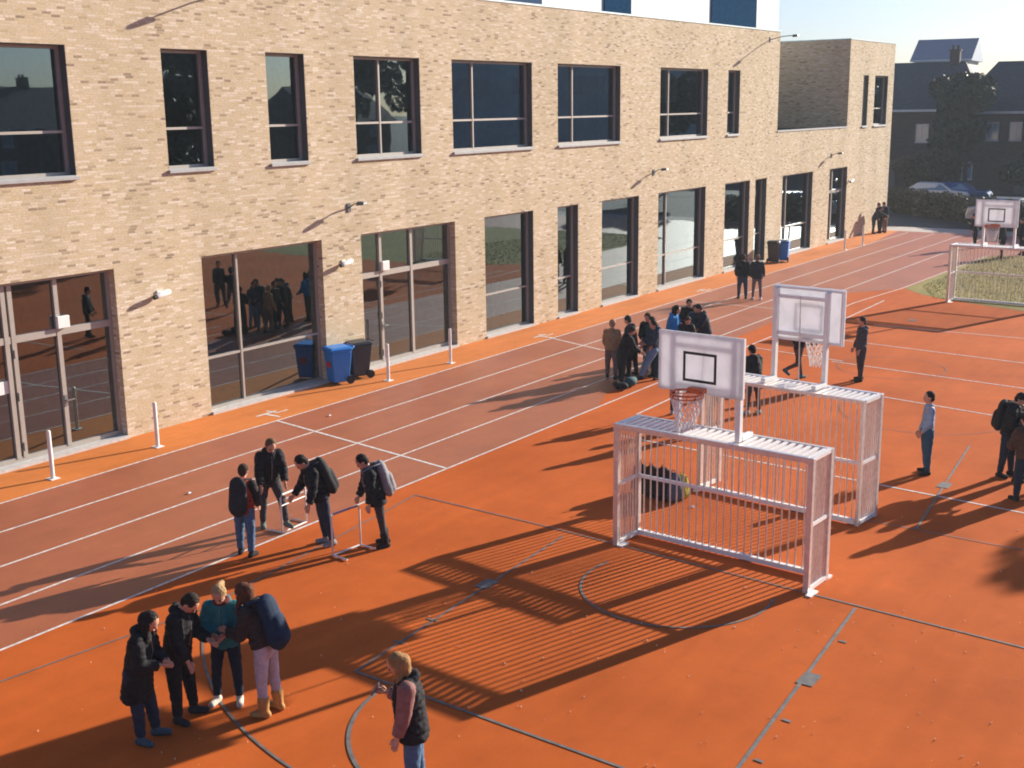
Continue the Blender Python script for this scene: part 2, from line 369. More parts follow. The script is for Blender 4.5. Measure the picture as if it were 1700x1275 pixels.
# litter specks
mb = MB(); rnd = random.Random(11)
for i in range(90):
    u = rnd.uniform(850, 1700) if rnd.random() < .75 else rnd.uniform(0, 850); v = rnd.uniform(960, 1275) if rnd.random() < .8 else rnd.uniform(850, 1275)
    p = G(u, v); s_ = rnd.uniform(.003, .008)*(1.5 if rnd.random() < .15 else 1); a = rnd.uniform(0, 6.3)
    vs = [(p.x+s_*math.cos(a+k*2*PI/5)*rnd.uniform(.6,1.3), p.y+s_*math.sin(a+k*2*PI/5)*rnd.uniform(.6,1.3), .02) for k in range(5)]
    vb = [(q[0], q[1], .004) for q in vs]
    mb.add(vs+vb, [(0,1,2,3,4)]+[(k, k+5, (k+1) % 5+5, (k+1) % 5) for k in range(5)])
tag(mb.build('litter', M_litter), 'tiny pale leaf and stone specks scattered over the red court', 'litter', kind='stuff')
for i, (u, v) in enumerate(((547,691), (314,820), (1150,843))):
    p = G(u, v); mb = MB(); s_ = .035
    mb.add([(p.x-s_,p.y-s_,.017),(p.x+s_,p.y-s_*.8,.02),(p.x+s_*1.1,p.y+s_,.017),(p.x-s_*.8,p.y+s_,.02),(p.x,p.y,.04),(p.x+.02,p.y+.03,.033)],
           [(0,1,4),(1,2,5),(1,5,4),(2,3,5),(3,4,5),(3,0,4)])
    tag(mb.build('paper_scrap', M_white), ['crumpled white paper scrap on the second lane of the track', 'crumpled white paper scrap near the start line left of the boy in red', 'white paper scrap behind the bars of the near goal'][i], 'litter', 'paper scraps')

# ------------------------------------------------------------------ school building
SB = thing('school_building', 'long two-storey school building of sand coloured brick with tall windows', 'building', (0, 0, 0))
X0, X1, ZR = -12.0, 78.1*S, 11.42*S
ZUT, ZUS, ZLT, ZLB = 9.48*S, 6.53*S, 4.26*S, 0.05
RX0, RX1, RZ = 59.6*S, 69.95*S, 6.5*S
TRU, TRL, TRD = 7.54*S, 1.49*S, 2.93*S
# openings: (x0, x1, z0, z1)
def wx(u, v): return Wl(u, v).x
low = [  # x0, x1, transom height, mullions(x), kind
    (-3.0, (wx(188,450)+wx(214,724))/2, TRD, [wx(20,560), wx(36,600), wx(112,600)], 'door'),
    ((wx(333,427)+wx(353,687))/2, (wx(534,396)+wx(545,634))/2, TRL, [wx(408,540)], 'w'),
    ((wx(598,386)+wx(609,618))/2, (wx(755,366)+wx(760,576))/2, TRD, [wx(644,530), wx(693,480)], 'door'),
    (wx(806,460), wx(886,440), TRL, [], 'w'),
    (wx(926,430), wx(960,430), TRL, [], 'w'),
    (wx(999,420), wx(1060,410), TRL, [], 'w'),
    (wx(1092,400), wx(1170,390), TRL, [wx(1112,400)], 'w'),
    (wx(1202,380), wx(1243,370), TRL, [], 'w'),
    (wx(1252,370), wx(1271,360), TRL, [], 'w'),
    (wx(1297,360), wx(1347,350), TRL, [wx(1310,350)], 'w'),
    (wx(1375,345), wx(1404,340), TRD, [wx(1385,350)], 'door'),
]
up = [
    (wx(-130,180), (wx(108,77)+wx(127,298))/2, []),
    ((wx(268,82)+wx(279,284))/2, (wx(344.6,84)+wx(355,280))/2, []),
    ((wx(441,86)+wx(449,270))/2, (wx(504,87)+wx(512.6,267))/2, []),
    ((wx(587,90)+wx(592,260))/2, (wx(696,93)+wx(700,254))/2, [wx(639,170)]),
    (wx(751,170), wx(883.5,170), [wx(793,170)]),
    (wx(926,170), wx(1030,170), [wx(958,170)]),
    (wx(1096,170), wx(1175,170), [wx(1117,170)]),
    (wx(1208,170), wx(1228,170), []),
    (wx(1432,170), wx(1440.5,170), []),
    (wx(1451,170), wx(1472.5,170), []),
]
DR = .18                                             # reveal depth
ops = [(a, b, ZLB, ZLT) for a, b, *_ in low] + [(a, b, ZUS, ZUT) for a, b, _ in up] + [(RX0, RX1, RZ, 99)]
xs = sorted({X0, X1} | {o[0] for o in ops} | {o[1] for o in ops}); zs = sorted({-.05, ZLB, ZLT, RZ, ZUS, ZUT, ZR})
wall = MB()
for i in range(len(xs)-1):
    for j in range(len(zs)-1):
        cx, cz = (xs[i]+xs[i+1])/2, (zs[j]+zs[j+1])/2
        if any(a < cx < b and c < cz < d for a, b, c, d in ops): continue
        wall.add([(xs[i],0,zs[j]),(xs[i+1],0,zs[j]),(xs[i+1],0,zs[j+1]),(xs[i],0,zs[j+1])], [(0,1,2,3)])
for qi, (a, b, c, d) in enumerate(ops[:-1]):         # reveals
    wall.add([(a,0,c),(a,DR,c),(a,DR,d),(a,0,d)], [(0,1,2,3)])
    wall.add([(b,0,c),(b,DR,c),(b,DR,d),(b,0,d)], [(3,2,1,0)])
    wall.add([(a,0,d),(b,0,d),(b,DR,d),(a,DR,d)], [(3,2,1,0)])
    wall.add([(a,0,c),(b,0,c),(b,DR,c),(a,DR,c)], [(0,1,2,3)])
DB = 16.0
wall.add([(X1,0,-.05),(X1,DB,-.05),(X1,DB,ZR),(X1,0,ZR)], [(0,1,2,3)])
wall.add([(X0,0,-.05),(X0,DB,-.05),(X0,DB,ZR),(X0,0,ZR)], [(3,2,1,0)])
wall.add([(X0,DB,-.05),(X1,DB,-.05),(X1,DB,ZR),(X0,DB,ZR)], [(3,2,1,0)])
TD = 7.0                                             # roof terrace cut into the upper floor
wall.add([(RX1,0,RZ),(RX1,TD,RZ),(RX1,TD,ZR),(RX1,0,ZR)], [(3,2,1,0)])
tw = MB(); tw.add([(RX0,0,RZ),(RX0,TD,RZ),(RX0,TD,ZR),(RX0,0,ZR)], [(0,1,2,3)])  # unseen terrace walls made dark to cut bounce onto the visible side wall
tw.add([(RX0,TD,RZ),(RX1,TD,RZ),(RX1,TD,ZR),(RX0,TD,ZR)], [(0,1,2,3)])
tw.build('terrace_bounce_blocker', M_dframe, SB)
wall.build('wall', M_brick, SB)
rf = MB()
for a, b, y0 in ((X0, RX0, 0), (RX0, RX1, TD), (RX1, X1, 0)):
    rf.box(a+.003, b-.003, y0+.003, DB-.003, ZR-.3, ZR-.06)
rf.box(RX0+.003, RX1-.003, .003, TD-.003, RZ-.3, RZ-.12)
roof = rf.build('roof', M_roofg, SB)
cp = MB()
cp.box(X0-.02, RX0+.02, -.02, .28, ZR, ZR+.05); cp.box(RX1-.02, X1+.02, -.02, .28, ZR, ZR+.05)
cp.box(RX1-.02, RX1+.26, .282, TD-.022, ZR, ZR+.05); cp.box(RX0-.26, RX0+.02, .282, TD-.022, ZR, ZR+.05); cp.box(RX0-.26, RX1+.26, TD-.02, TD+.28, ZR, ZR+.05)
cp.box(X1-.26, X1+.02, .282, DB, ZR, ZR+.05)
cp.build('coping', M_coping, roof)
mb = MB(); mb.box(RX0+.003, RX1-.003, -.03, .26, RZ, RZ+.06); mb.build('terrace_coping', M_sill, SB)
# penthouse on the roof
pt = MB(); ph0, ph1 = Wl(900, 5, 2.2).x, Wl(1292, 40, 2.2).x
pt.box(ph0, ph1, 2.2, 9, ZR-.05, ZR+2.6); ph = pt.build('penthouse', M_clad, SB)
for u0, u1 in ((1004, 1048), (1182, 1256)):
    pt = MB(); pt.box(Wl(u0, 15, 2.15).x, Wl(u1, 30, 2.15).x, 2.15, 2.2, ZR+.2, ZR+2.5); pt.build('dark_panel', M_solar, ph)
# rooms behind the glass
rm = MB()
def room(z0, z1, xa, xb):
    rm.add([(xa,.36,z0),(xb,.36,z0),(xb,6,z0),(xa,6,z0)], [(0,1,2,3)], 1)
    rm.add([(xa,.36,z1),(xb,.36,z1),(xb,6,z1),(xa,6,z1)], [(3,2,1,0)], 0)
    rm.add([(xa,6,z0),(xb,6,z0),(xb,6,z1),(xa,6,z1)], [(0,1,2,3)], 0)
    rm.add([(xa,.36,z0),(xa,6,z0),(xa,6,z1),(xa,.36,z1)], [(0,1,2,3)], 0)
    rm.add([(xb,.36,z0),(xb,6,z0),(xb,6,z1),(xb,.36,z1)], [(3,2,1,0)], 0)
brks = [X0+.2, 15.6, 21.8, 28.7, 36, 45, 53, X1-.2]
for a, b in zip(brks[:-1], brks[1:]): room(.03, ZLT+.1, a, b)
brks = [X0+.2, 15.2, 18.4, 24.5, 33, 43.5, RX0-.2]
for a, b in zip(brks[:-1], brks[1:]): room(ZUS-.75, ZUT+.2, a, b)
room(ZUS-.7, ZUT+.2, RX1+.2, X1-.2)
# inner leaf of the wall, so the sun enters the rooms only through the windows
zs2 = sorted({-.05, ZLB, ZLT, ZLT+.3, ZUS-.9, RZ-.3, ZUS, ZUT, ZR-.3})
for i in range(len(xs)-1):
    for j in range(len(zs2)-1):
        cx, cz = (xs[i]+xs[i+1])/2, (zs2[j]+zs2[j+1])/2
        if any(a < cx < b and c < cz < d for a, b, c, d in ops): continue
        rm.add([(xs[i],.352,zs2[j]),(xs[i+1],.352,zs2[j]),(xs[i+1],.352,zs2[j+1]),(xs[i],.352,zs2[j+1])], [(0,1,2,3)])
rm.build('interior', [M_int, M_intf], SB)
# furniture hints and blinds inside
def blind(a, b, z0, z1):
    bl = MB()
    for k in range(int((b-a)/.16)):
        x = a+k*.16; bl.box(x, x+.165, .42+.006*(k % 2), .43+.006*(k % 2), z0, z1)
    bl.build('blind', M_lidpale, SB)
blind(up[6][0], up[6][1]*.6+up[6][0]*.4, ZUS+1.2, ZUT); blind(low[6][0]+.8, low[6][1], .4, 1.6); blind(low[3][0]+.9, low[3][0]+1.3, .1, 1.5)

def window(x0, x1, z0, z1, tr, mull, kind, sill):
    fw = .07; y0, y1 = DR, DR+.08
    f = MB(); f.box(x0, x0+fw, y0, y1, z0, z1); f.box(x1-fw, x1, y0, y1, z0, z1)
    f.box(x0+fw, x1-fw, y0, y1, z1-fw, z1); f.box(x0+fw, x1-fw, y0, y1, z0, z0+(.1 if kind == 'door' else fw))
    ms = sorted(mull); mw = .05 if kind == 'w' else .09
    e = [x0+fw]+[m for m in ms]+[x1-fw]
    for m in ms: f.box(m-mw/2, m+mw/2, y0-.012, y1+.01, z0+fw, z1-fw)
    th = .05 if kind != 'door' else .13
    for i in range(len(e)-1):
        a = e[i]+(mw/2 if i else 0); b = e[i+1]-(mw/2 if i < len(e)-2 else 0)
        if b-a > .05: f.box(a, b, y0-.004, y1+.004, tr-th/2, tr+th/2)
    nm = 'door' if kind == 'door' else 'window'
    o = f.build(nm, M_frame, SB)
    if x0 > wx(700, 400) or sill:                    # folded dark metal lining of the reveal
        f = MB(); f.box(x0-.0, x0+.008, .015, DR-.002, z0+.02, z1-.01); f.box(x1-.008, x1, .015, DR-.002, z0+.02, z1-.01); f.box(x0+.008, x1-.008, .015, DR-.002, z1-.016, z1-.004)
        f.build('lining', M_dframe, o)
    g = MB(); g.add([(x0+.02,DR+.045,z0+.02),(x1-.02,DR+.045,z0+.02),(x1-.02,DR+.045,z1-.02),(x0+.02,DR+.045,z1-.02)], [(0,1,2,3)]); g.build('pane', M_glass, o)
    if sill:
        s_ = MB(); s_.box(x0-.03, x1+.03, -.06, -.002, z0-.07, z0-.005); s_.box(x0+.003, x1-.003, -.002, DR-.002, z0-.03, z0+.012); s_.build('sill', M_sill, o, bevel=.006)
    else:
        s_ = MB(); s_.box(x0+.003, x1-.003, -.05, DR-.003, -.03, ZLB+.012); s_.build('threshold', M_slab, o)
    if kind == 'door' and len(ms) > 1:
        h = MB(); hx = ms[-1]-.1 if mull is not low[0][3] else ms[-1]
        hx = ms[-1] if x0 < 5 else ms[0]
        h.bar((hx,y0-.012,1.02), (hx,y0-.07,1.02), .025); h.bar((hx-.01,y0-.07,1.02), (hx+.16,y0-.07,1.02), .022)
        h.box(hx-.03, hx+.03, y0-.026, y0-.0125, .9, 1.12); h.build('handle', M_metal, o)
        for z in (.25, 1.2, 2.0):
            h = MB(); h.box(ms[-2]-.04-.0, ms[-2]-.02, y0-.03, y0-.0125, z, z+.16); h.build('hinge', M_dframe, o)
    return o
wins = []
for a, b, tr, mu, kd in low: wins.append(window(a, b, ZLB, ZLT, tr, mu, kd, False))
for a, b, mu in up: wins.append(window(a, b, ZUS, ZUT, TRU, mu, 'w', True))
# white boxes above the door transoms (door closers)
for (u, v), dz in (((102,543), .2), ((637,446), .2)):
    p = Wl(u, v, DR); mb = MB(); mb.box(p.x-.13, p.x+.13, DR-.09, DR-.013, TRD+.07, TRD+.30); mb.build('emergency_light', M_white, SB, bevel=.01)
p = Wl(6, 645, DR); mb = MB(); mb.box(p.x-.12, p.x+.12, DR+.02, DR+.03, p.z-.12, p.z+.12); mb.build('door_notice', M_white, SB)

# ------------------------------------------------------------------ wall fittings
def arm_lamp(x, z, d, label, up_=.12):
    t = thing('wall_lamp', label, 'lamp', (x, 0, z), 0, 'arm lamps on the facade')
    mb = MB(); mb.box(-.06, .06, -.025, -.002, -.1, .1); mb.build('wall_plate', M_dframe, t)
    mb = MB(); mb.tube([(0,-.02,0), (0,-d*.45,up_*.8), (0,-d*.8,up_), (0,-d,up_*.9)], .018, 8); mb.build('arm', M_metal, t, smooth=True)
    mb = MB(); mb.add([(-.07,-d-.12,up_*.9-.02),(.07,-d-.12,up_*.9-.02),(.1,-d+.1,up_*.9-.05),(-.1,-d+.1,up_*.9-.05),(-.06,-d-.1,up_*.9+.04),(.06,-d-.1,up_*.9+.04),(.08,-d+.08,up_*.9+.05),(-.08,-d+.08,up_*.9+.05)],
                      [(0,3,2,1),(4,5,6,7),(0,1,5,4),(1,2,6,5),(2,3,7,6),(3,0,4,7)]); mb.build('lamp_head', M_dframe, t, bevel=.01)
    return t
arm_lamp(27.1*S, 5.1*S, .42, 'dark curved arm lamp on the brick above the blue wheelie bin')
arm_lamp(46.3*S, 5.15*S, .42, 'small curved arm lamp high between the fifth and sixth ground floor windows')
arm_lamp(67.6*S, 5.0*S, .42, 'farthest curved arm lamp near the last ground floor door')
arm_lamp(22.9*S, 10.95*S, .8, 'long arm lamp below the roof edge above the narrow upper window')
arm_lamp(58.3*S, 11.0*S, 1.05, 'long arm lamp under the parapet beside the roof terrace')
for x, z, lb in ((19.86, 3.5, 'white cylindrical camera on the brick between the first door and the wide window'), (26.72, 3.52, 'white cylindrical camera above the blue wheelie bin, below the arm lamp'), (70.7, 3.43, 'tiny white cylindrical camera beside the farthest door')):
    t = thing('security_camera', lb, 'camera', (x*S, 0, z*S), 0, 'white cameras on the facade')
    mb = MB(); mb.box(-.03, .09, -.03, -.002, -.05, .05); mb.bar((.03,-.02,0), (.03,-.13,0), .03); mb.build('bracket', M_white, t)
    mb = MB(); mb.tube([(-.16,-.15,-.045), (-.15,-.15,-.043), (.17,-.15,.02), (.18,-.15,.022)], .05, 14, rr=[.052,.055,.055,.045]); mb.build('housing', M_white, t, smooth=True)
    mb = MB(); mb.cyl((-.162,-.15,-.0455), .047, .06, 14, ax=(-1,0,-.2)); mb.build('lens_hood', M_black, t)

# ------------------------------------------------------------------ bollards
def bollard(p, label):
    t = thing('bollard', label, 'bollard', (p.x, p.y, 0), 0, 'slim white bollards along the facade')
    mb = MB(); mb.cyl((0,0,0), .038, .88, 14); mb.cyl((0,0,.88), .038, .02, 14, r2=.02); mb.build('post', M_white, t)
    mb = MB(); mb.box(-.09,.09,-.09,.09,0,.015); mb.build('base_plate', M_white, t)
    return t
for (u, v), lb in (((88,795), 'slim white bollard before the first glass door, nearest the camera'), ((262,742), 'slim white bollard before the brick pier under the first camera'), ((645,632), 'slim white bollard just right of the blue bin'), ((748,603), 'slim white bollard at the right jamb of the second glass door'), ((1402,415), 'far white bollard in front of the last door'), ((1432,407), 'farthest white bollard beside the far group by the wall')):
    q = G(u, v); bollard(q, lb)

# ------------------------------------------------------------------ wheelie bins
def wheelie(loc, rz, mbody, mlid, label, name='wheelie_bin'):
    t = thing(name, label, 'wheelie bin', loc, rz, 'wheelie bins by the facade')
    b = MB()
    for (z0, a0, b0, z1, a1, b1) in ((.06,.19,.21,.78,.235,.26), (.78,.255,.28,.84,.26,.285)):
        b.add([(-b0,-a0,z0),(b0*.85,-a0,z0),(b0*.85,a0,z0),(-b0,a0,z0),(-b1,-a1,z1),(b1,-a1,z1),(b1,a1,z1),(-b1,a1,z1)],
              [(0,3,2,1),(4,5,6,7),(0,1,5,4),(1,2,6,5),(2,3,7,6),(3,0,4,7)])
    b.build('body', mbody, t, bevel=.02)
    l = MB(); l.add([(-.32,-.27,.845),(.29,-.27,.845),(.29,.27,.845),(-.32,.27,.845),(-.27,-.22,.895),(.22,-.22,.91),(.22,.22,.91),(-.27,.22,.895)],
                    [(0,3,2,1),(4,5,6,7),(0,1,5,4),(1,2,6,5),(2,3,7,6),(3,0,4,7)]); l.build('lid', mlid, t, bevel=.015)
    for s_ in (-1, 1):
        wv = MB(); wv.cyl((.2, s_*.2, .1), .1, .05*s_, 18, ax=(0,1,0)); wv.build('wheel', M_rubber, t)
    h = MB(); h.tube([(.3,-.2,.86), (.35,-.18,.88), (.35,.18,.88), (.3,.2,.86)], .016, 8); h.build('handle', mbody, t)
    return t
p = G(563, 636); bb = wheelie((p.x, p.y, 0), away(35), M_bluebin, M_bluebin, 'blue wheelie bin with a red sticker between the wide window and second door')
mb = MB(); mb.box(-.275,-.262,-.12,.06,.42,.56); s_ = mb.build('sticker', M_red, bb)
p = G(597, 626); wheelie((p.x, p.y, 0), away(30), M_greybin, M_greybin, 'charcoal wheelie bin half hidden behind the blue one')
p = G(1284, 436); wheelie((p.x, p.y, 0), away(250), M_greybin, M_greybin, 'black wheelie bin in the far pair near the pupils with dark jackets')
p = G(1300, 434); wheelie((p.x, p.y, 0), away(250), M_bluebin, M_lidpale, 'blue wheelie bin with a pale lid in the far pair')

# ------------------------------------------------------------------ goals with basketball boards
def goal_unit(loc, rz, label):
    t = thing('sports_goal', label, 'goal', loc, rz, 'steel goals with basketball boards')
    HW, HG, DP = 1.52, 1.88, .58
    for s_ in (-1, 1):
        f = MB(); f.box(-.04, .04, s_*HW-.04, s_*HW+.04, 0, HG); f.build('post', M_galv, t, bevel=.008)
    f = MB(); f.box(-.04, .04, -HW+.04, HW-.04, HG-.08, HG); f.build('crossbar', M_galv, t, bevel=.008)
    f = MB()
    for s_ in (-1, 1): f.box(DP-.035, DP+.035, s_*HW-.035, s_*HW+.025, 0, HG)
    f.box(DP-.025, DP+.025, -HW+.025, HW-.025, HG-.05, HG)
    f.build('back_frame', M_galv, t)
    f = MB(); f.box(DP-.035, DP+.035, -HW+.025, HW-.025, .02, .09)
    for s_ in (-1, 1): f.box(.04, DP-.035, s_*HW-.035, s_*HW+.035, .02, .08)
    f.box(DP+.025,DP+.16,-HW-.04,-HW+.05,0,.03); f.box(-.04,.16,HW-.13,HW-.04,0,.02); f.box(-.12,.12,-HW-.12,-HW-.04,0,.02)
    f.build('base_rail', M_white, t)
    f = MB(); f.box(DP-.02, DP+.02, -HW+.025, HW-.025, HG*.5-.02, HG*.5+.03)
    for s_ in (-1, 1): f.box(.04, DP-.025, s_*HW-.022, s_*HW+.022, HG*.5-.02, HG*.5+.03)
    f.build('middle_rail', M_white, t)
    f = MB(); nb = 26
    for k in range(nb):
        y = -HW+(k+1)*2*HW/(nb+1); f.cyl((DP, y, .09), .0135, HG-.14, 6)
    f.build('back_bars', M_galv, t)
    for s_ in (-1, 1):
        f = MB()
        for k in range(7):
            x = DP*(k+1)/8+.01; f.cyl((x, s_*HW, .08), .016, HG-.08, 6)
        f.build('side_bars', M_galv, t)
    f = MB()
    for k in range(nb+1):
        y = -HW+(k+.5)*2*HW/(nb+1); f.box(.04, DP-.025, y-.028, y+.028, HG-.045, HG-.008)
    for s_ in (-1, 1): f.box(.04, DP-.025, s_*HW-.03, s_*HW+.03, HG-.05, HG)
    f.build('roof_grid', M_white, t)
    # basketball board
    by = .17; bx = .02; hw, z0, z1 = .66, 2.50, 3.34
    b = MB(); b.box(bx-.03, bx, by-hw, by+hw, z0, z1); bo = b.build('backboard', M_board, t, bevel=.006)
    fr = MB(); e = .045
    fr.box(bx+.001, bx+.05, by-hw+.01, by-hw+e, z0+.01, z1-.01); fr.box(bx+.001, bx+.05, by+hw-e, by+hw-.01, z0+.01, z1-.01)
    fr.box(bx+.001, bx+.05, by-hw+e, by+hw-e, z1-e, z1-.01); fr.box(bx+.001, bx+.05, by-hw+e, by+hw-e, z0+.01, z0+e)
    fr.build('backing_frame', M_white, bo)
    tg = MB(); w2, q0, q1, th = .26, z0+.16, z0+.58, .038; xf0, xf1 = bx-.036, bx-.031
    tg.box(xf0, xf1, by-w2, by+w2, q0, q0+th); tg.box(xf0, xf1, by-w2, by+w2, q1-th, q1)
    tg.box(xf0, xf1, by-w2, by-w2+th, q0+th, q1-th); tg.box(xf0, xf1, by+w2-th, by+w2, q0+th, q1-th); tg.build('target_square', M_black, bo)
    for yy in (-.55, .40):
        f = MB(); f.box(bx+.06, bx+.15, by+yy-.036, by+yy+.036, HG+.002, z1-.04); f.box(bx+.15, DP-.1, by+yy-.04, by+yy+.04, HG+.002, HG+.07); f.build('board_post', M_white, t, bevel=.006)
    for zz in (z0+.12, z1-.16):
        f = MB(); f.box(bx+.052, bx+.1, by-.504, by+.354, zz-.025, zz+.025); f.build('bracket', M_white, bo)
    f = MB(); f.tube([(bx+.2,by-.02,HG+.03), (bx+.11,by-.1,z1-.14)], .012, 6); f.build('stay_rod', M_galv, t)
    hz = z0+.08; hx = bx-.36
    f = MB(); f.ring((hx, by, hz), .225, .014); f.ring((hx, by, hz-.05), .225, .008)
    for k in range(12):
        a = 2*PI*k/12; f.tube([(hx+.225*math.cos(a),by+.225*math.sin(a),hz), (hx+.225*math.cos(a),by+.225*math.sin(a),hz-.05)], .006, 5)
    f.box(bx-.15, bx-.032, by-.12, by+.12, hz-.045, hz+.02); f.build('hoop', M_orange, t)
    f = MB(); nn = 14
    def npt(k, l):
        a = 2*PI*(k+.5*(l % 2))/nn; rr_ = .222-.10*min(1, l/6*1.15); return Vector((hx+rr_*math.cos(a), by+rr_*math.sin(a), hz-.05-.075*l))
    for l in range(6):
        for k in range(nn):
            f.tube([npt(k, l), npt(k, l+1)], .0065, 4); f.tube([npt(k+(1 if l % 2 == 0 else 1), l) if l % 2 == 0 else npt(k, l), npt(k, l+1) if l % 2 == 0 else npt(k+1, l+1)], .0065, 4)
    f.build('net', M_white, t)
    return t
g1 = goal_unit((14.76, -12.74, 0), R(-4), 'white steel goal with basketball board facing the camera, in the foreground')
a, b = G(1158,812), G(1428,874); yv = Vector((a.x-b.x, a.y-b.y)); ang = math.atan2(-yv.x, yv.y); mid = (a+b)/2
g2 = dup(g1, (mid.x+.58*math.cos(ang), mid.y+.58*math.sin(ang), 0), PI+ang, 'white steel goal whose board shows its back, behind the foreground goal')
g2.scale = (1, .94, 1.06)
a = G(1572, 502); g3 = dup(g1, (a.x-.1, a.y-1.52, 0), R(-4), 'far white steel goal with basketball board in front of the grass')

# ------------------------------------------------------------------ hurdles
def hurdle(pa, pb, h, m1, m2, label, foot):
    a, b = Vector((pa.x, pa.y, 0)), Vector((pb.x, pb.y, 0)); c = (a+b)/2
    t = thing('training_hurdle', label, 'hurdle', c, math.atan2(b.y-a.y, b.x-a.x), 'small training hurdles'); L = (b-a).length/2
    for s_ in (-1, 1):
        mb = MB(); mb.tube([(s_*L,0,.02), (s_*L,0,h-.04), (s_*(L-.04),0,h)], .014, 8); mb.build('upright', m1, t, smooth=True)
        mb = MB(); mb.tube([(s_*L,0,.02), (s_*L,foot,.02)], .014, 8); mb.build('foot', m1, t)
    mb = MB(); mb.tube([(-L+.04,0,h), (L-.04,0,h)], .016, 8); mb.build('top_bar', m2, t)
    mb = MB(); mb.tube([(-L,0,.02), (L,0,.02)], .013, 8); mb.tube([(-L,0,h*.72), (L,0,h*.72)], .01, 6) if foot > 0 else 0; mb.build('cross_rail', m1, t)
hurdle(G(469,886), G(509,868), .62, M_white, M_white, 'white training hurdle with a boy stepping through it', .3)
hurdle(G(553,924), G(599,906), .64, M_white, simple('blue_grey_paint', (.16,.24,.42), .5), 'training hurdle with a blue top bar in front of the boy with backpack', -.3)

# ------------------------------------------------------------------ people
def capsule(mb_, a, b, ra, rb, flat=None, n=14, capa=True, capb=True):
    a = Vector(a); b = Vector(b); d = (b-a); Lh = d.length
    if Lh < 1e-6: d = Vector((0,0,1)); Lh = 1e-6
    d = d/Lh if Lh > 1e-6 else Vector((0,0,1)); x = d.orthogonal().normalized(); y = d.cross(x)
    rings = []; K = 4
    if capa:
        for i in range(K): ph = PI/2*(1-i/K); rings.append((a-d*ra*math.sin(ph), ra*math.cos(ph) if i else ra*.05))
    else: rings.append((a, ra*.3))
    rings.append((a, ra)); rings.append(((a+b)/2, (ra+rb)/2)); rings.append((b, rb))
    if capb:
        for i in range(1, K+1): ph = PI/2*i/K; rings.append((b+d*rb*math.sin(ph), rb*math.cos(ph) if i < K else rb*.05))
    else: rings.append((b, rb*.3))
    vs = []
    for p, r_ in rings:
        for k in range(n):
            q = (x*math.cos(2*PI*k/n)+y*math.sin(2*PI*k/n))*r_
            if flat:
                ax, ratio = flat; ax = Vector(ax).normalized(); q = q - ax*(q.dot(ax)*(1-ratio))
            vs.append(p+q)
    m = len(rings); fs = [(i*n+k, i*n+(k+1) % n, (i+1)*n+(k+1) % n, (i+1)*n+k) for i in range(m-1) for k in range(n)]
    fs += [tuple(range(n-1,-1,-1)), tuple((m-1)*n+k for k in range(n))]
    mb_.add(vs, fs)
def ellips(mb_, c, rx, ry, rz, rot=None, n=16):
    vs = []; fs = []; m = n//2+1
    for i in range(m):
        ph = -PI/2+PI*i/(m-1); cr = max(math.cos(ph), .02)
        for k in range(n):
            q = Vector((rx*cr*math.cos(2*PI*k/n), ry*cr*math.sin(2*PI*k/n), rz*math.sin(ph)))
            if rot is not None: q = rot @ q
            vs.append(Vector(c)+q)
    fs = [(i*n+k, i*n+(k+1) % n, (i+1)*n+(k+1) % n, (i+1)*n+k) for i in range(m-1) for k in range(n)]
    fs += [tuple(range(n-1,-1,-1)), tuple((m-1)*n+k for k in range(n))]
    mb_.add(vs, fs)
def fuse(mb_, name, vox, mat, parent, smooth=3, wrinkle=0, wscale=12, extra=None):
    me = mb_.mesh(name); o = bpy.data.objects.new('tmp', me); C.objects.link(o)
    r = o.modifiers.new('r', 'REMESH'); r.mode = 'VOXEL'; r.voxel_size = vox
    if smooth: s_ = o.modifiers.new('s', 'SMOOTH'); s_.iterations = smooth; s_.factor = .5
    dg = bpy.context.evaluated_depsgraph_get(); ev = o.evaluated_get(dg)
    m2 = bpy.data.meshes.new_from_object(ev); m2.name = name
    bpy.data.objects.remove(o); bpy.data.meshes.remove(me)
    if wrinkle:
        for v in m2.vertices:
            p = v.co*wscale; nz = noise.noise(p+Vector((3.1,7.7,1.3)))*.6+noise.noise(Vector((p.x*1.2,p.y*1.2,p.z*2.6)))*.6
            v.co += v.normal*(nz*wrinkle)
    if extra:
        bm = bmesh.new(); bm.from_mesh(m2); bm.from_mesh(extra); bm.to_mesh(m2); bm.free(); bpy.data.meshes.remove(extra)
    m2.polygons.foreach_set('use_smooth', [True]*len(m2.polygons)); m2.update()
    return link(name, m2, mat, parent)

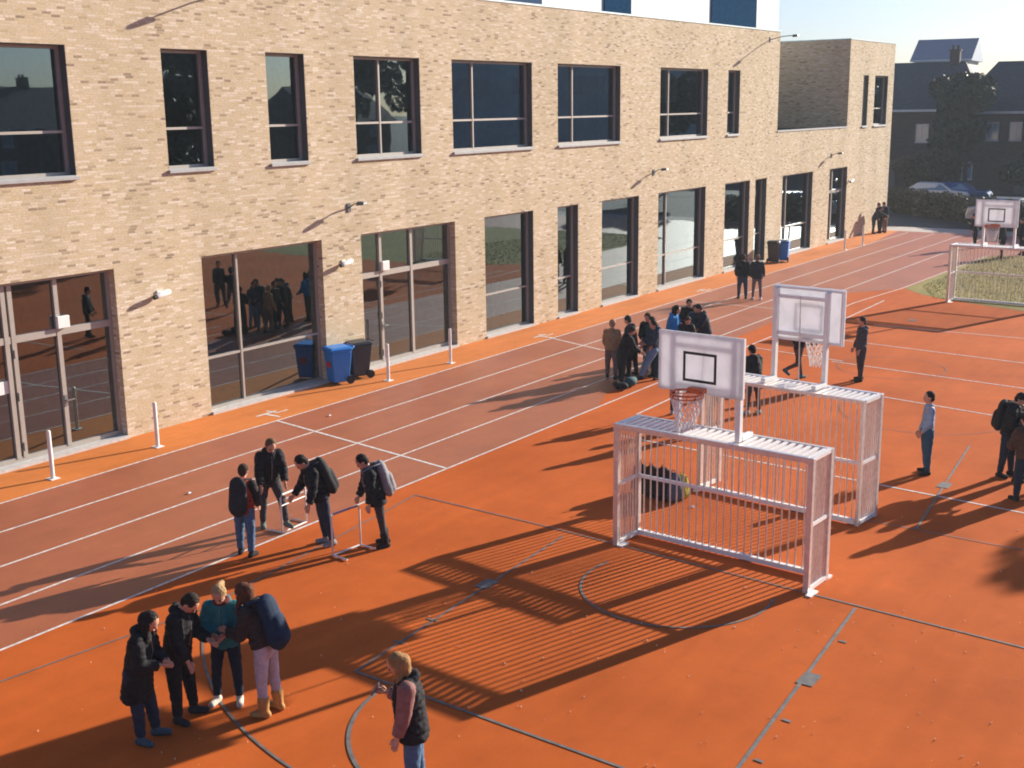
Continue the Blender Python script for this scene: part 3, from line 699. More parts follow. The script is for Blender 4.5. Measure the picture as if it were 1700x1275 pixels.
M_skin = simple('skin', (.56,.30,.20), .55, var=.06, scale=8)
M_lip = simple('lip', (.35,.12,.10), .5); M_eye = simple('eye_dark', (.02,.015,.012), .25)
def person(u, v, head, label, face, H=1.46, lean=8, hp=10, hy=0, legs=((4,2,5),(-4,3,5)), arms=((8,12,15,0),(8,12,15,0)),
           jacket=('j', (.02,.02,.022)), jlen=.02, puff=1.0, pants=('p', (.03,.03,.04)), pw=1.0, shoes=('s', (.02,.02,.02)),
           hair='short', hcol=('h', (.03,.02,.015)), pack=None, near=False, grp=None, skirt=None, hood=True, scarf=None, boots=False, hands=True, sleeve=None, xy=None, tuck=None, group=None):
    """arms: (shoulder forward, abduction, elbow bend, inward); legs: (thigh forward, knee bend, abduction); index 0 is the left side"""
    p = G(u, v) if xy is None else xy; t = thing('person', label, 'person', (p.x, p.y, 0), away(face), group)
    vox = .0125 if near else .02
    k = H
    la = R(lean); T = Vector((math.sin(la), 0, math.cos(la))); Fw = Vector((math.cos(la), 0, -math.sin(la))); Lf = Vector((0,1,0))
    hips = []; knees = []; ank = []; fdir = []
    for i, (th, kb, ab) in enumerate(legs):
        s_ = 1 if i == 0 else -1
        h0 = Vector((0, s_*.052*k, 0)); d1 = Vector((math.sin(R(th)), s_*math.sin(R(ab)), -math.cos(R(th)))).normalized()
        kn = h0+d1*.245*k; d2 = Vector((math.sin(R(th-kb)), s_*math.sin(R(ab))*.4, -math.cos(R(th-kb)))).normalized()
        an = kn+d2*.24*k; hips.append(h0); knees.append(kn); ank.append(an); fdir.append(Vector((math.cos(R(max(-40, (th-kb)*.6))), s_*.25, math.sin(R((th-kb)*.6)) if th-kb < -12 else 0)).normalized())
    low_ = min(a.z for a in ank); off = Vector((-(ank[0].x+ank[1].x)/2, -(ank[0].y+ank[1].y)/2, .045*k-low_))
    if any(a.z-low_ > .12 for a in ank):
        st = ank[0] if ank[0].z < ank[1].z else ank[1]; off.x = -st.x; off.y = -st.y
    P0 = off.copy(); hips = [h+off for h in hips]; knees = [h+off for h in knees]; ank = [h+off for h in ank]
    chest = P0+T*.20*k; shc = P0+T*.285*k; neck = P0+T*.325*k
    ha = la+R(hp); HT = Vector((math.sin(ha), 0, math.cos(ha))); HF = Vector((math.cos(ha), 0, -math.sin(ha)))
    rotY = Matrix.Rotation(R(hy), 3, HT); HFy = rotY @ HF; HL = HT.cross(HFy)
    headc = neck+T*.02*k+HT*.068*k+HFy*.012*k
    Hm = Matrix((HFy, HL, HT)).transposed()
    b = MB()
    # body
    capsule(b, P0+T*.0, chest, .078*k, .082*k, (Fw, .72)); capsule(b, chest, shc-T*.02*k, .082*k, .07*k, (Fw, .72))
    capsule(b, shc+Lf*.07*k-T*.01*k, shc-Lf*.07*k-T*.01*k, .042*k, .042*k)
    capsule(b, shc, neck+T*.035*k+Fw*.008*k, .034*k, .031*k)
    for i in (0, 1):
        q_ = min(1, pw)*.92; capsule(b, hips[i], knees[i], .056*k*q_, .036*k*q_); capsule(b, knees[i], ank[i], .034*k*q_, .024*k*q_)
        capsule(b, ank[i]-fdir[i]*.015*k-Vector((0,0,.02*k)), ank[i]+fdir[i]*.085*k-Vector((0,0,.028*k)), .022*k, .018*k)
    ellips(b, headc+HT*.012*k, .060*k, .050*k, .062*k, Hm); ellips(b, headc-HT*.028*k+HFy*.014*k, .042*k, .037*k, .042*k, Hm)
    capsule(b, headc+HFy*.056*k+HT*.004*k, headc+HFy*.068*k-HT*.012*k, .006*k, .009*k, n=8)
    for s_ in (-1, 1): ellips(b, headc+HL*s_*.051*k-HFy*.004*k-HT*.004*k, .012*k, .006*k, .018*k, Hm, 8)
    wr = []; el = []; hd = []; shs = []
    for i, (a_, ab, eb, inw) in enumerate(arms):
        s_ = 1 if i == 0 else -1; sh = shc+Lf*s_*.098*k-T*.012*k
        d1 = Vector((math.sin(R(a_)), s_*math.sin(R(ab)), -math.cos(R(a_)))).normalized(); e_ = sh+d1*.165*k
        d2 = Vector((math.sin(R(a_+eb))*math.cos(R(inw)), -s_*math.sin(R(inw))+s_*math.sin(R(ab))*.25*(1-abs(inw)/90), -math.cos(R(a_+eb))*math.cos(R(inw)))).normalized(); w_ = e_+d2*.135*k
        shs.append(sh); el.append(e_); wr.append(w_); hd.append(d2)
        capsule(b, sh, e_, .034*k, .026*k); capsule(b, e_, w_, .026*k, .017*k)
        palm = w_+d2*.028*k; capsule(b, w_, w_+d2*.05*k, .016*k, .023*k, (Lf*.0+d2.cross(Vector((1,0,0))).normalized() if abs(d2.x) < .9 else Vector((0,0,1)), .55))
    fm = MB()
    if hands:
        for i in (0, 1):
            d2 = hd[i]; s_ = 1 if i == 0 else -1
            side = d2.cross(Lf); side = side.normalized() if side.length > .2 else Vector((1,0,0)); nrm = d2.cross(side).normalized()*s_
            for q, (o_, l_) in enumerate(((-.017,.036), (-.006,.043), (.005,.040), (.016,.031))):
                r0 = wr[i]+d2*.052*k+side*o_*k; m_ = r0+d2*l_*.55*k-nrm*.004*k; e_ = m_+(d2*.8-nrm*.55).normalized()*l_*.5*k
                fm.tube([r0-d2*.012*k, m_, e_], .006*k, 6, rr=[.0065*k,.006*k,.0045*k])
            r0 = wr[i]+d2*.02*k+side*.018*k; fm.tube([r0, r0+(d2+side*.7).normalized()*.022*k, r0+(d2*1.2+side*.3).normalized()*.042*k], .007*k, 6, rr=[.008*k,.007*k,.005*k])
    ex = fm.mesh('f') if hands else None
    body = fuse(b, 'body', vox*.8 if near else vox, M_skin, t, smooth=2, extra=ex)
    # trousers
    tr = MB(); capsule(tr, P0+T*.05*k, P0-Vector((0,0,.02*k)), .084*k, .080*k, (Fw, .8))
    for i in (0, 1):
        capsule(tr, hips[i], knees[i], .070*k*pw, .050*k*pw); capsule(tr, knees[i], ank[i]+(knees[i]-ank[i])*.08, .049*k*pw, .036*k*pw, capb=False)
    if tuck is None or True: fuse(tr, 'trousers', vox, cloth(*pants), t, 2, .010, 17)
    # shoes
    for i in (0, 1):
        sm = MB(); f_ = fdir[i]; a_ = ank[i]
        capsule(sm, a_-f_*.02*k-Vector((0,0,.022*k)), a_+f_*.085*k-Vector((0,0,.026*k)), .030*k, .026*k)
        capsule(sm, a_-Vector((0,0,.02*k)), a_+(knees[i]-a_).normalized()*(.09*k if boots else .02*k), .032*k, (.046 if boots else .028)*k)
        so = fuse(sm, 'shoe', vox, cloth(*shoes), t, 1)
        for v_ in so.data.vertices:
            v_.co.z = max(v_.co.z, .004 if ank[i].z < .09*k else v_.co.z)
    # jacket
    j = MB(); pf = puff
    hem = P0-Vector((math.sin(la)*.2, 0, 1))*jlen*k + Vector((0,0,0))
    capsule(j, hem, chest, (.104+.10*max(0, jlen-.03))*k*pf, .100*k*pf, (Fw, .80), capa=False, n=18); capsule(j, chest, shc-T*.025*k, .100*k*pf, .078*k*pf, (Fw, .80))
    capsule(j, shc+Lf*.078*k-T*.016*k, shc-Lf*.078*k-T*.016*k, .050*k*pf, .050*k*pf)
    capsule(j, shc-T*.01*k, neck+T*.008*k, .058*k, .047*k, capb=False)
    if hood: ellips(j, neck-Fw*.045*k-T*.012*k, .045*k, .065*k, .038*k)
    sl = MB() if sleeve else j
    for i in (0, 1):
        capsule(sl, shs[i], el[i], .050*k*pf, .042*k*pf); capsule(sl, el[i], wr[i]-hd[i]*.005*k, .042*k*pf, .033*k*pf, capb=False)
    jo = fuse(j, 'jacket', vox, cloth(*jacket), t, 2, .013*pf, 15)
    if puff > 1.09 and near:                         # quilted channels of the padded jackets
        for v_ in jo.data.vertices:
            q_ = v_.co-P0; hgt = q_.dot(T)+noise.noise(v_.co*5)*.012; v_.co += v_.normal*(abs(math.sin(hgt*PI/.062))**.5*.011-.006)
        jo.data.update()
    if near:
        zf = MB(); zf.tube([chest-T*.16*k+Fw*.087*k*pf, chest+Fw*.088*k*pf, shc-T*.02*k+Fw*.066*k*pf, neck+Fw*.05*k-T*.01*k], .0045, 5); zf.build('zip', M_metal, t)
    if sleeve: fuse(sl, 'sleeves', vox, cloth(*sleeve), t, 2, .006, 16)
    if scarf: 
        c_ = MB(); c_.ring(neck+T*.0, .045*k, .022*k, 20, 8, ax=T); c_.build('collar', cloth(*scarf), t, smooth=True)
    # hair
    hm = MB(); hc = headc-HFy*.012*k+HT*.022*k
    if hair != 'cap':
        ellips(hm, hc, .061*k, .057*k, .060*k, Hm)
        ellips(hm, headc-HFy*.03*k-HT*.006*k, .038*k, .052*k, .052*k, Hm)
    else:
        ellips(hm, hc+HT*.006*k, .063*k, .058*k, .056*k, Hm)
        capsule(hm, hc+HFy*.02*k+HT*.005*k, hc+HFy*.085*k-HT*.002*k, .045*k, .03*k, (HT, .15))
    if hair in ('long', 'longf'):
        for s_ in (-1, 1):
            capsule(hm, headc+HL*s_*.046*k-HFy*.006*k, headc+HL*s_*.048*k-Vector((0,0,.13*k))+Fw*(.03*k if hair == 'longf' else -.01*k), .026*k, .018*k)
        capsule(hm, headc-HFy*.04*k, headc-HFy*.05*k-Vector((0,0,.14*k))-Fw*.012*k, .05*k, .032*k, (Lf, 1.15))
    if hair == 'pony':
        capsule(hm, headc-HFy*.055*k+HT*.04*k, headc-HFy*.098*k+HT*.0*k, .022*k, .024*k); capsule(hm, headc-HFy*.098*k, headc-HFy*.10*k-Vector((0,0,.13*k)), .026*k, .011*k)
    if hair == 'bun': ellips(hm, headc-HFy*.03*k+HT*.085*k, .03*k, .03*k, .026*k, Hm)
    fuse(hm, 'hair' if hair != 'cap' else 'cap', vox*.8, cloth(*hcol), t, 1, .009, 42)
    if near:
        for s_ in (-1, 1):
            e_ = MB(); ellips(e_, headc+HFy*.053*k+HL*s_*.02*k+HT*.006*k, .007*k, .010*k, .006*k, Hm, 10); e_.build('eye', M_eye, t, smooth=True)
        e_ = MB(); ellips(e_, headc+HFy*.056*k-HT*.034*k, .006*k, .017*k, .0045*k, Hm, 10); e_.build('mouth', M_lip, t, smooth=True)
    info = dict(t=t, P0=P0, T=T, Fw=Fw, neck=neck, shc=shc, chest=chest, wr=wr, hd=hd, k=k, shs=shs)
    if pack:
        pc, plab, psz = pack; Mw = Matrix.Translation((p.x, p.y, 0)) @ Matrix.Rotation(away(face), 4, 'Z')
        pb = MB(); c0 = chest-T*.13*k*psz-Fw*(.115*k*pf); c1 = chest+T*.07*k*psz-Fw*(.11*k*pf)
        capsule(pb, c0, c1, .098*k*psz, .085*k*psz, (Fw, .62)); capsule(pb, c0-Fw*.045*k, c0+T*.09*k*psz-Fw*.045*k, .07*k*psz, .062*k*psz, (Fw, .6))
        bp = bpy.data.objects.new('backpack', None); C.objects.link(bp); q = Mw @ c0; bp.location = q; bp.rotation_euler = (0, 0, away(face))
        bp['label'] = plab; bp['category'] = 'backpack'; bp['group'] = 'backpacks worn by pupils'
        o_ = fuse(pb, 'bag', vox, cloth(*pc), bp, 2, .004, 10); o_.location = -c0
        for s_ in (-1, 1):
            st = MB(); st.tube([c1+Lf*s_*.05*k+T*.06*k, shc+Lf*s_*.062*k+T*.048*k*pf-Fw*.02*k, shc+Lf*s_*.062*k+T*.03*k+Fw*.06*k*pf, chest+Lf*s_*.07*k+Fw*.09*k*pf-T*.02*k, chest+Lf*s_*.10*k-T*.1*k-Fw*.05*k], .011*k, 6)
            so = st.build('strap', cloth(*pc), bp, smooth=True); so.location = -c0
        info['pack'] = bp
    return info
BK = ('black_nylon', (.012,.012,.015)); DK = ('navy_coat', (.012,.018,.035)); JB = ('dark_jeans', (.02,.03,.055)); BJ = ('blue_jeans', (.07,.14,.24))
GR = ('grey_trousers', (.05,.05,.055)); BR = ('brown_hair', (.045,.022,.012)); BH = ('black_hair', (.012,.009,.008)); BL = ('blond_hair', (.50,.30,.11))
WH = ('white_shoe', (.6,.58,.55)); SH = ('black_shoe', (.015,.015,.017)); TS = ('tan_boot', (.42,.22,.07)); CH = ('charcoal_cloth', (.03,.035,.04))

# the four at lower left
person(248, 1228, 0, 'girl with long dark hair in a long black padded coat, leftmost of four', 350, 1.46, lean=15, hp=20, arms=((10,6,70,35),(10,8,70,35)), jacket=('black_padded', (.012,.012,.014)), jlen=.20, puff=1.10, pants=JB, shoes=('grey_shoe', (.06,.09,.11)), hair='long', hcol=BH, near=True, legs=((12,4,3),(6,4,3)))
person(310, 1192, 0, 'boy in a black coat bending his head, second from left in the foreground group', 345, 1.50, lean=13, hp=42, arms=((12,8,60,20),(12,10,20,0)), jacket=BK, jlen=.07, puff=1.12, pants=BK, shoes=('black_grey_shoe', (.03,.032,.035)), hair='short', hcol=('dark_brown_hair', (.02,.013,.009)), near=True, legs=((9,4,6),(5,3,6)))
person(380, 1166, 0, 'fair haired girl in a turquoise jacket looking down at her hands', 268, 1.44, lean=6, hp=30, arms=((4,22,62,52),(4,22,62,52)), jacket=('teal_jacket', (.02,.17,.19)), jlen=.045, puff=1.06, pants=('navy_leggings', (.012,.02,.04)), pw=.86, shoes=('pale_shoe', (.55,.5,.42)), hair='pony', hcol=('dark_blond_hair', (.36,.23,.11)), near=True, legs=((1,1,5),(1,1,7)), scarf=('maroon_cloth', (.10,.02,.02)))
person(452, 1184, 0, 'girl in dark jacket and pale grey leggings with tan boots leaning in from the right', 160, 1.5, lean=17, hp=22, arms=((15,8,75,20),(15,8,75,20)), jacket=('dark_brown_jacket', (.035,.025,.022)), jlen=-.01, puff=1.12, pants=('pale_leggings', (.42,.38,.42)), pw=.86, shoes=TS, boots=True, hair='longf', hcol=('auburn_hair', (.10,.035,.015)), near=True, legs=((2,5,3),(-3,4,3)), pack=(('navy_canvas', (.01,.025,.055)), 'large navy backpack on the girl with pale leggings', 1.1))
# girl with phone in the foreground
gi = person(694, 1326, 0, 'girl with light brown hair, shade-darkened jacket body and dusty maroon sleeves holding up a phone', 185, 1.50, lean=6, hp=24, arms=((8,8,10,-3),(-2,12,112,10)), jacket=('shade_dark_jacket', (.012,.012,.016)), jlen=.09, puff=1.2, pants=BJ, shoes=WH, hair='long', hcol=('light_brown_hair_long', (.30,.16,.06)), near=True, sleeve=('dusty_maroon_sleeve', (.24,.115,.10)), legs=((2,2,4),(-4,3,4)))  # jacket body coloured dark for its shaded front; sleeves keep the maroon
q = gi['wr'][1]+gi['hd'][1]*.085*1.5; ph_ = MB(); ph_.box(-.006,.006,-.035,.035,-.06,.07)
Mw = Matrix.Translation(gi['t'].location) @ Matrix.Rotation(gi['t'].rotation_euler.z, 4, 'Z'); qq = Mw @ q
o = ph_.build('phone', simple('phone_shell', (.05,.10,.16), .25), None, bevel=.004); o.location = qq; o.rotation_euler = (0, R(-35), gi['t'].rotation_euler.z); tag(o, 'dark smartphone held up by the girl with maroon sleeves', 'phone')
# hurdle group
person(409, 922, 0, 'boy seen from behind in a black and red jacket with blue jeans', 75, 1.36, lean=4, hp=8, arms=((10,12,30,15),(10,12,30,15)), jacket=('red_hem_jacket', (.30,.035,.012)), jlen=.05, puff=1.1, pants=BJ, shoes=SH, hair='short', hcol=BR, near=True, sleeve=BK, pack=(('black_canvas', (.02,.02,.025)), 'black backpack on the boy with the red jacket', 1.15), hood=True)
person(457, 877, 0, 'boy in a black jacket bending forward with one foot in the white hurdle', 300, 1.50, lean=14, hp=22, arms=((14,10,25,10),(12,12,20,0)), jacket=BK, jlen=.02, puff=1.12, pants=GR, pw=.9, shoes=('grey_green_shoe', (.10,.13,.12)), hair='short', hcol=('light_brown_hair', (.12,.07,.035)), near=True, legs=((24,6,10),(-3,2,4)))
person(547, 903, 0, 'boy in a black jacket with white soled shoes leaning over between the two hurdles', 205, 1.50, lean=20, hp=30, arms=((8,10,10,0),(22,8,15,0)), jacket=BK, jlen=.04, puff=1.1, pants=JB, pw=.9, shoes=('dark_shoe_white', (.25,.25,.25)), hair='short', hcol=BH, near=True, legs=((-8,3,2),(-5,2,2)), pack=(('black_canvas2', (.02,.022,.025)), 'black backpack on the boy between the hurdles', 1.1))
person(641, 905, 0, 'boy in a long dark coat with black boots, rightmost by the hurdles', 195, 1.47, lean=14, hp=26, arms=((4,6,5,0),(16,8,6,0)), jacket=('black_wool', (.012,.014,.018)), jlen=.07, puff=1.12, pants=('dark_grey_trousers', (.05,.045,.05)), pw=.8, shoes=SH, boots=True, hair='short', hcol=BH, near=True, legs=((-6,3,2),(-9,2,2)), pack=(('grey_canvas', (.22,.22,.24)), 'light grey backpack on the boy right of the hurdles', 1.05))
# crowd behind the board
person(1015, 628, 0, 'pupil in a beige coat, leftmost of the crowd behind the board', 70, 1.40, lean=3, jacket=('beige_coat', (.30,.19,.10)), jlen=.04, puff=1.15, pants=('grey_brown_trousers', (.16,.12,.11)), hair='short', hcol=('fair_hair', (.35,.2,.12)), arms=((5,14,30,10),(5,14,30,10)))
person(1031, 640, 0, 'pupil in black bending forward right of the beige coat', 20, 1.42, lean=22, hp=15, jacket=BK, pants=BK, arms=((30,8,40,10),(25,8,30,0)), puff=1.1)
person(1064, 632, 0, 'pupil in a navy jacket and pale striped blue jeans leaning back', 200, 1.46, lean=-6, hp=24, legs=((32,4,4),(22,4,6)), jacket=('slate_jacket', (.04,.055,.075)), pants=('pale_jeans', (.16,.26,.38)), arms=((25,10,60,30),(25,10,60,30)))
person(1088, 628, 0, 'pupil in a dark teal coat just left of the near board', 215, 1.50, lean=6, hp=20, jacket=('dark_teal_coat', (.015,.05,.07)), jlen=.08, puff=1.15, pants=('dark_teal_trousers', (.012,.04,.055)), arms=((10,10,40,10),(10,10,40,10)))
person(1112, 604, 0, 'pupil with dark hair in a bright blue jacket in the crowd', 330, 1.50, lean=10, hp=12, jacket=('bright_blue_jacket', (.02,.20,.50)), puff=1.2, hair='long', hcol=BH, arms=((10,12,50,10),(10,12,50,10)))
person(1142, 590, 0, 'pupil in black facing the camera at the back of the crowd', 265, 1.50, lean=8, hp=18, jacket=BK, puff=1.15, hcol=BR, arms=((15,14,60,40),(15,14,60,40)))
person(1172, 600, 0, 'pupil in a dark navy coat, rightmost above the near board', 190, 1.50, lean=16, hp=16, jacket=DK, puff=1.2, jlen=.06, arms=((25,10,55,10),(25,10,55,10)))
person(1136, 612, 0, 'shorter pupil in black crouching between the blue jacket and navy coat', 280, 1.36, lean=14, hp=24, jacket=BK, puff=1.1, hcol=BR, arms=((25,10,70,30),(25,10,70,30)))
person(1050, 624, 0, 'pupil in a charcoal jacket in the gap between the bent pupil and the pale jeans', 150, 1.46, lean=8, hp=15, jacket=CH, puff=1.15, pants=BK, arms=((10,10,40,10),(10,10,40,10)))
person(1078, 618, 0, 'pupil in a black jacket behind the pupil with pale striped jeans', 240, 1.48, lean=8, hp=15, jacket=BK, puff=1.15, pants=JB, hcol=BR, arms=((10,10,60,30),(10,10,60,30)))
person(1156, 596, 0, 'pupil in slate blue squeezed between the two dark coats at the back', 250, 1.44, lean=10, hp=20, jacket=('slate_blue_jacket', (.03,.05,.08)), puff=1.15, pants=BK, arms=((10,10,50,30),(10,10,50,30)))
person(1250, 688, 0, 'pupil in a long black hooded coat right of the near board', 120, 1.46, lean=5, hp=10, jacket=('black_long_coat', (.012,.014,.016)), jlen=.10, puff=1.3, hair='short', hcol=BH, pants=GR, pw=.8, shoes=('pale_teal_shoe', (.3,.4,.38)))
person(1188, 716, 0, 'pupil in dark clothes standing right behind the near board', 100, 1.44, lean=4, jacket=CH, jlen=.06, puff=1.1, pants=BK, pw=.85)
person(1122, 690, 0, 'pupil with grey trainers standing hidden behind the left half of the near board', 60, 1.30, lean=14, jacket=DK, jlen=.04, pants=JB, pw=.85, shoes=('grey_blue_shoe', (.25,.28,.36)))
person(1330, 628, 0, 'pupil running in shorts and a black top below the far board', 20, 1.46, lean=16, hp=0, legs=((16,4,3),(-12,62,3)), arms=((-35,10,70,0),(35,10,80,0)), jacket=BK, puff=.95, pants=('brown_leggings', (.10,.06,.04)), pw=.8, shoes=('teal_shoe', (.05,.14,.16)), hood=False)
person(1232, 496, 0, 'pupil in a black jacket and dark jeans, left of the pair before the far bins', 80, 1.46, lean=3, jacket=BK, puff=1.25, pants=('slate_jeans', (.04,.06,.09)), hcol=BR, arms=((4,18,20,10),(4,18,20,10)))
person(1256, 498, 0, 'pupil in a charcoal coat, right of the pair before the far bins', 85, 1.48, lean=3, jacket=CH, puff=1.2, jlen=.05, pants=('grey_leggings', (.14,.13,.13)), pw=.8, hair='short', hcol=('sandy_hair', (.20,.12,.07)), shoes=WH)
person(1428, 632, 0, 'pupil in a grey coat and dark trousers standing alone left of the far goal', 185, 1.50, lean=-2, hp=12, jacket=('grey_coat', (.06,.065,.08)), jlen=.04, puff=1.0, pants=GR, hair='short', hcol=BR, shoes=SH, arms=((6,5,20,0),(6,5,20,0)))
person(1538, 786, 0, 'dark haired pupil in a light blue shirt and blue jeans standing alone', 175, 1.46, lean=-2, hp=8, jacket=('light_blue_shirt', (.24,.36,.52)), jlen=-.03, puff=.86, hood=False, pants=('mid_blue_jeans', (.03,.09,.15)), hair='short', hcol=BH, near=True, arms=((4,4,30,20),(4,4,20,0)), legs=((0,2,3),(-3,2,3)))
# right edge group
person(1668, 790, 0, 'tall dark clothed pupil looking down, leftmost of the group at the right edge', 320, 1.52, lean=8, hp=28, jacket=BK, puff=1.15, jlen=.03, pants=JB, pw=.95, hair='short', hcol=BH, near=True, arms=((15,10,65,30),(15,10,65,30)), pack=(('black_canvas3', (.02,.02,.022)), 'black backpack on the tall pupil at the right edge', 1.0))
person(1690, 798, 0, 'shorter pupil in navy standing in front of the tall dark one at the right edge', 340, 1.38, lean=8, hp=30, jacket=('navy_jacket', (.02,.035,.06)), puff=1.1, pants=JB, hair='short', hcol=('brown_red_hair', (.08,.03,.02)), near=True, arms=((25,10,60,10),(25,10,60,10)))
person(1700, 832, 0, 'pupil in a brown jacket seen from behind, cut by the right edge', 100, 1.44, lean=8, hp=15, jacket=('brown_jacket', (.09,.045,.025)), puff=1.25, pants=('navy_jeans', (.015,.03,.05)), hcol=BH, near=True, arms=((10,22,60,30),(10,22,60,30)))
person(1735, 815, 0, 'pupil in black just beyond the right edge group', 180, 1.5, lean=6, jacket=BK, puff=1.2)
# far figures
person(1449, 388, 0, 'pupil in dark grey beside the far end of the facade, leftmost of three', 0, 1.40, lean=30, hp=10, jacket=CH, pants=CH, puff=1.2, arms=((60,5,10,0),(60,5,10,0)))
person(1460, 387, 0, 'pupil in a black coat in the middle of the three at the far facade corner', 200, 1.48, jacket=BK, pants=BK, puff=1.2)
person(1468, 386, 0, 'pupil with a blue bag and brown trousers at the far facade corner', 210, 1.50, jacket=('black_blue_jacket', (.015,.03,.06)), pants=('tan_trousers', (.25,.18,.13)), puff=1.2, sleeve=BK)
person(1663, 428, 0, 'pupil in black under the far basketball board', 180, 1.5, jacket=BK, pants=BK, puff=1.25)
person(1697, 424, 0, 'pupil in black right of the far basketball board at the picture edge', 200, 1.55, jacket=BK, pants=BK, puff=1.3, jlen=.08)
person(1618, 412, 0, 'slim pupil in black left of the far basketball board', 180, 1.5, jacket=BK, pants=BK, puff=.9)

# school bags on the ground
def bag(u, v, sz, col, label, rz=0, lying=False):
    p = G(u, v); t = thing('school_bag', label, 'bag', (p.x, p.y, 0), R(rz), 'school bags dropped on the court')
    mb = MB()
    if lying: capsule(mb, (-.12*sz,0,.1*sz), (.14*sz,0,.1*sz), .13*sz, .11*sz, ((0,0,1), .75)); capsule(mb, (-.05*sz,.07,.1*sz), (.05*sz,.07,.1*sz), .08*sz, .08*sz)
    else: capsule(mb, (0,0,.12*sz), (.02,0,.33*sz), .15*sz, .12*sz, ((1,0,0), .65)); capsule(mb, (-.07*sz,0,.12*sz), (-.06*sz,0,.2*sz), .1*sz, .09*sz, ((1,0,0), .6))
    o = fuse(mb, 'bag_body', .014, cloth(*col), t, 2, .01, 9)
    for v_ in o.data.vertices: v_.co.z = max(v_.co.z, .006)
    st = MB(); zt = .44*sz if not lying else .2*sz; st.tube([(0,-.03,zt), (0,-.02,zt+.05), (0,.02,zt+.05), (0,.03,zt)], .008, 6); st.build('grab_loop', cloth(*col), t)
    return t
bag(1048, 640, 1.1, ('teal_bag', (.04,.09,.10)), 'dark teal school bag at the feet of the crowd', 20, True)
bag(1030, 646, .9, BK, 'black school bag left of the teal one by the crowd', 70, True)
bag(1062, 818, 1.15, BK, 'black school bag, leftmost of the row behind the near goal bars', 5)
bag(1080, 824, 1.2, ('dark_brown_bag', (.04,.02,.012)), 'dark brown school bag second from left behind the near goal bars', -10)
bag(1100, 830, 1.25, ('black_bag2', (.015,.015,.02)), 'black school bag in the middle of the row behind the near goal bars', 12)
bag(1117, 832, 1.1, ('slate_bag', (.07,.09,.13)), 'slate grey school bag fourth in the row behind the near goal bars', 0)
bag(1131, 828, .95, ('yellow_green_bag', (.40,.36,.06)), 'yellow green school bag, right of the row behind the near goal bars', 25)

# ------------------------------------------------------------------ beyond the school: houses, hedge, trees, cars
def leaves(mb_, c, r, n, size, rnd, shell=.35):
    c = Vector(c)
    for i in range(n):
        while True:
            q = Vector((rnd.uniform(-1,1), rnd.uniform(-1,1), rnd.uniform(-1,1)))
            if q.length <= 1: break
        q = q.normalized()*(q.length**shell); p = c+Vector((q.x*r[0], q.y*r[1], q.z*r[2]))
        a = Vector((rnd.gauss(0,1), rnd.gauss(0,1), rnd.gauss(0,1))).normalized(); b = a.orthogonal().normalized(); b2 = a.cross(b); s_ = size*rnd.uniform(.6,1.4)
        mb_.add([p-b*s_-b2*s_*.6, p+b*s_-b2*s_*.6, p+b*s_*.7+b2*s_*.6, p-b*s_*.7+b2*s_*.6], [(0,1,2,3)])
def tree(loc, h, r, label, seed, leafm, n=2600, size=.16, conifer=False, bare=False, grp='trees around the school', trunk=.3):
    rnd = random.Random(seed); t = thing('tree', label, 'tree', loc, rnd.uniform(0,6), grp)
    tk = MB(); top = h*(.9 if conifer else .62)
    pts = [Vector((0,0,-.05)), Vector((rnd.uniform(-.1,.1),rnd.uniform(-.1,.1),top*.4)), Vector((rnd.uniform(-.2,.2),rnd.uniform(-.2,.2),top))]
    tk.tube(pts, .1, 9, rr=[h*.024, h*.018, h*.006])
    ends = []
    for i in range(14 if bare else 9):
        z = top*rnd.uniform(trunk, .95); a = rnd.uniform(0, 2*PI); l = r*rnd.uniform(.6,1.0)*(1-z/h*.4)
        e = Vector((l*math.cos(a), l*math.sin(a), min(h*.95, z+l*rnd.uniform(.4,.9)))); m_ = Vector((e.x*.5, e.y*.5, z+(e.z-z)*.35))
        tk.tube([(0,0,z), m_, e], .05, 6, rr=[h*.009, h*.006, h*.002]); ends.append(e)
        if bare:
            for q in range(7):
                f_ = e.lerp(m_, rnd.random()*.8); e2 = f_+Vector((rnd.uniform(-1,1), rnd.uniform(-1,1), rnd.uniform(.1,1.1)))*r*.35
                tk.tube([f_, e2], .02, 4, rr=[h*.0028, h*.001])
    tk.build('trunk', M_bark, t, smooth=True)
    if not bare or leafm:
        lf = MB()
        if conifer:
            for k in range(16):
                z = h*(.1+.88*k/16); rr_ = r*(1-k/16)**.8*rnd.uniform(.8,1.1)+.15; leaves(lf, (rnd.uniform(-.15,.15)*r, rnd.uniform(-.15,.15)*r, z), (rr_, rr_, h*.06), n//16, size, rnd, .5)
        else:
            for k in range(13):
                a = rnd.uniform(0,2*PI); q = rnd.uniform(.1,.75)*r; z = h*rnd.uniform(.42,.86); rr_ = r*rnd.uniform(.28,.5)
                leaves(lf, (q*math.cos(a), q*math.sin(a), z), (rr_, rr_, rr_*.75), n//13, size, rnd, .45)
        lf.build('crown', leafm, t)
    return t
def hwin(mb_f, mb_g, x, y, z, w_, h_, nx):           # window on a wall facing nx (-1: towards -x)
    pass
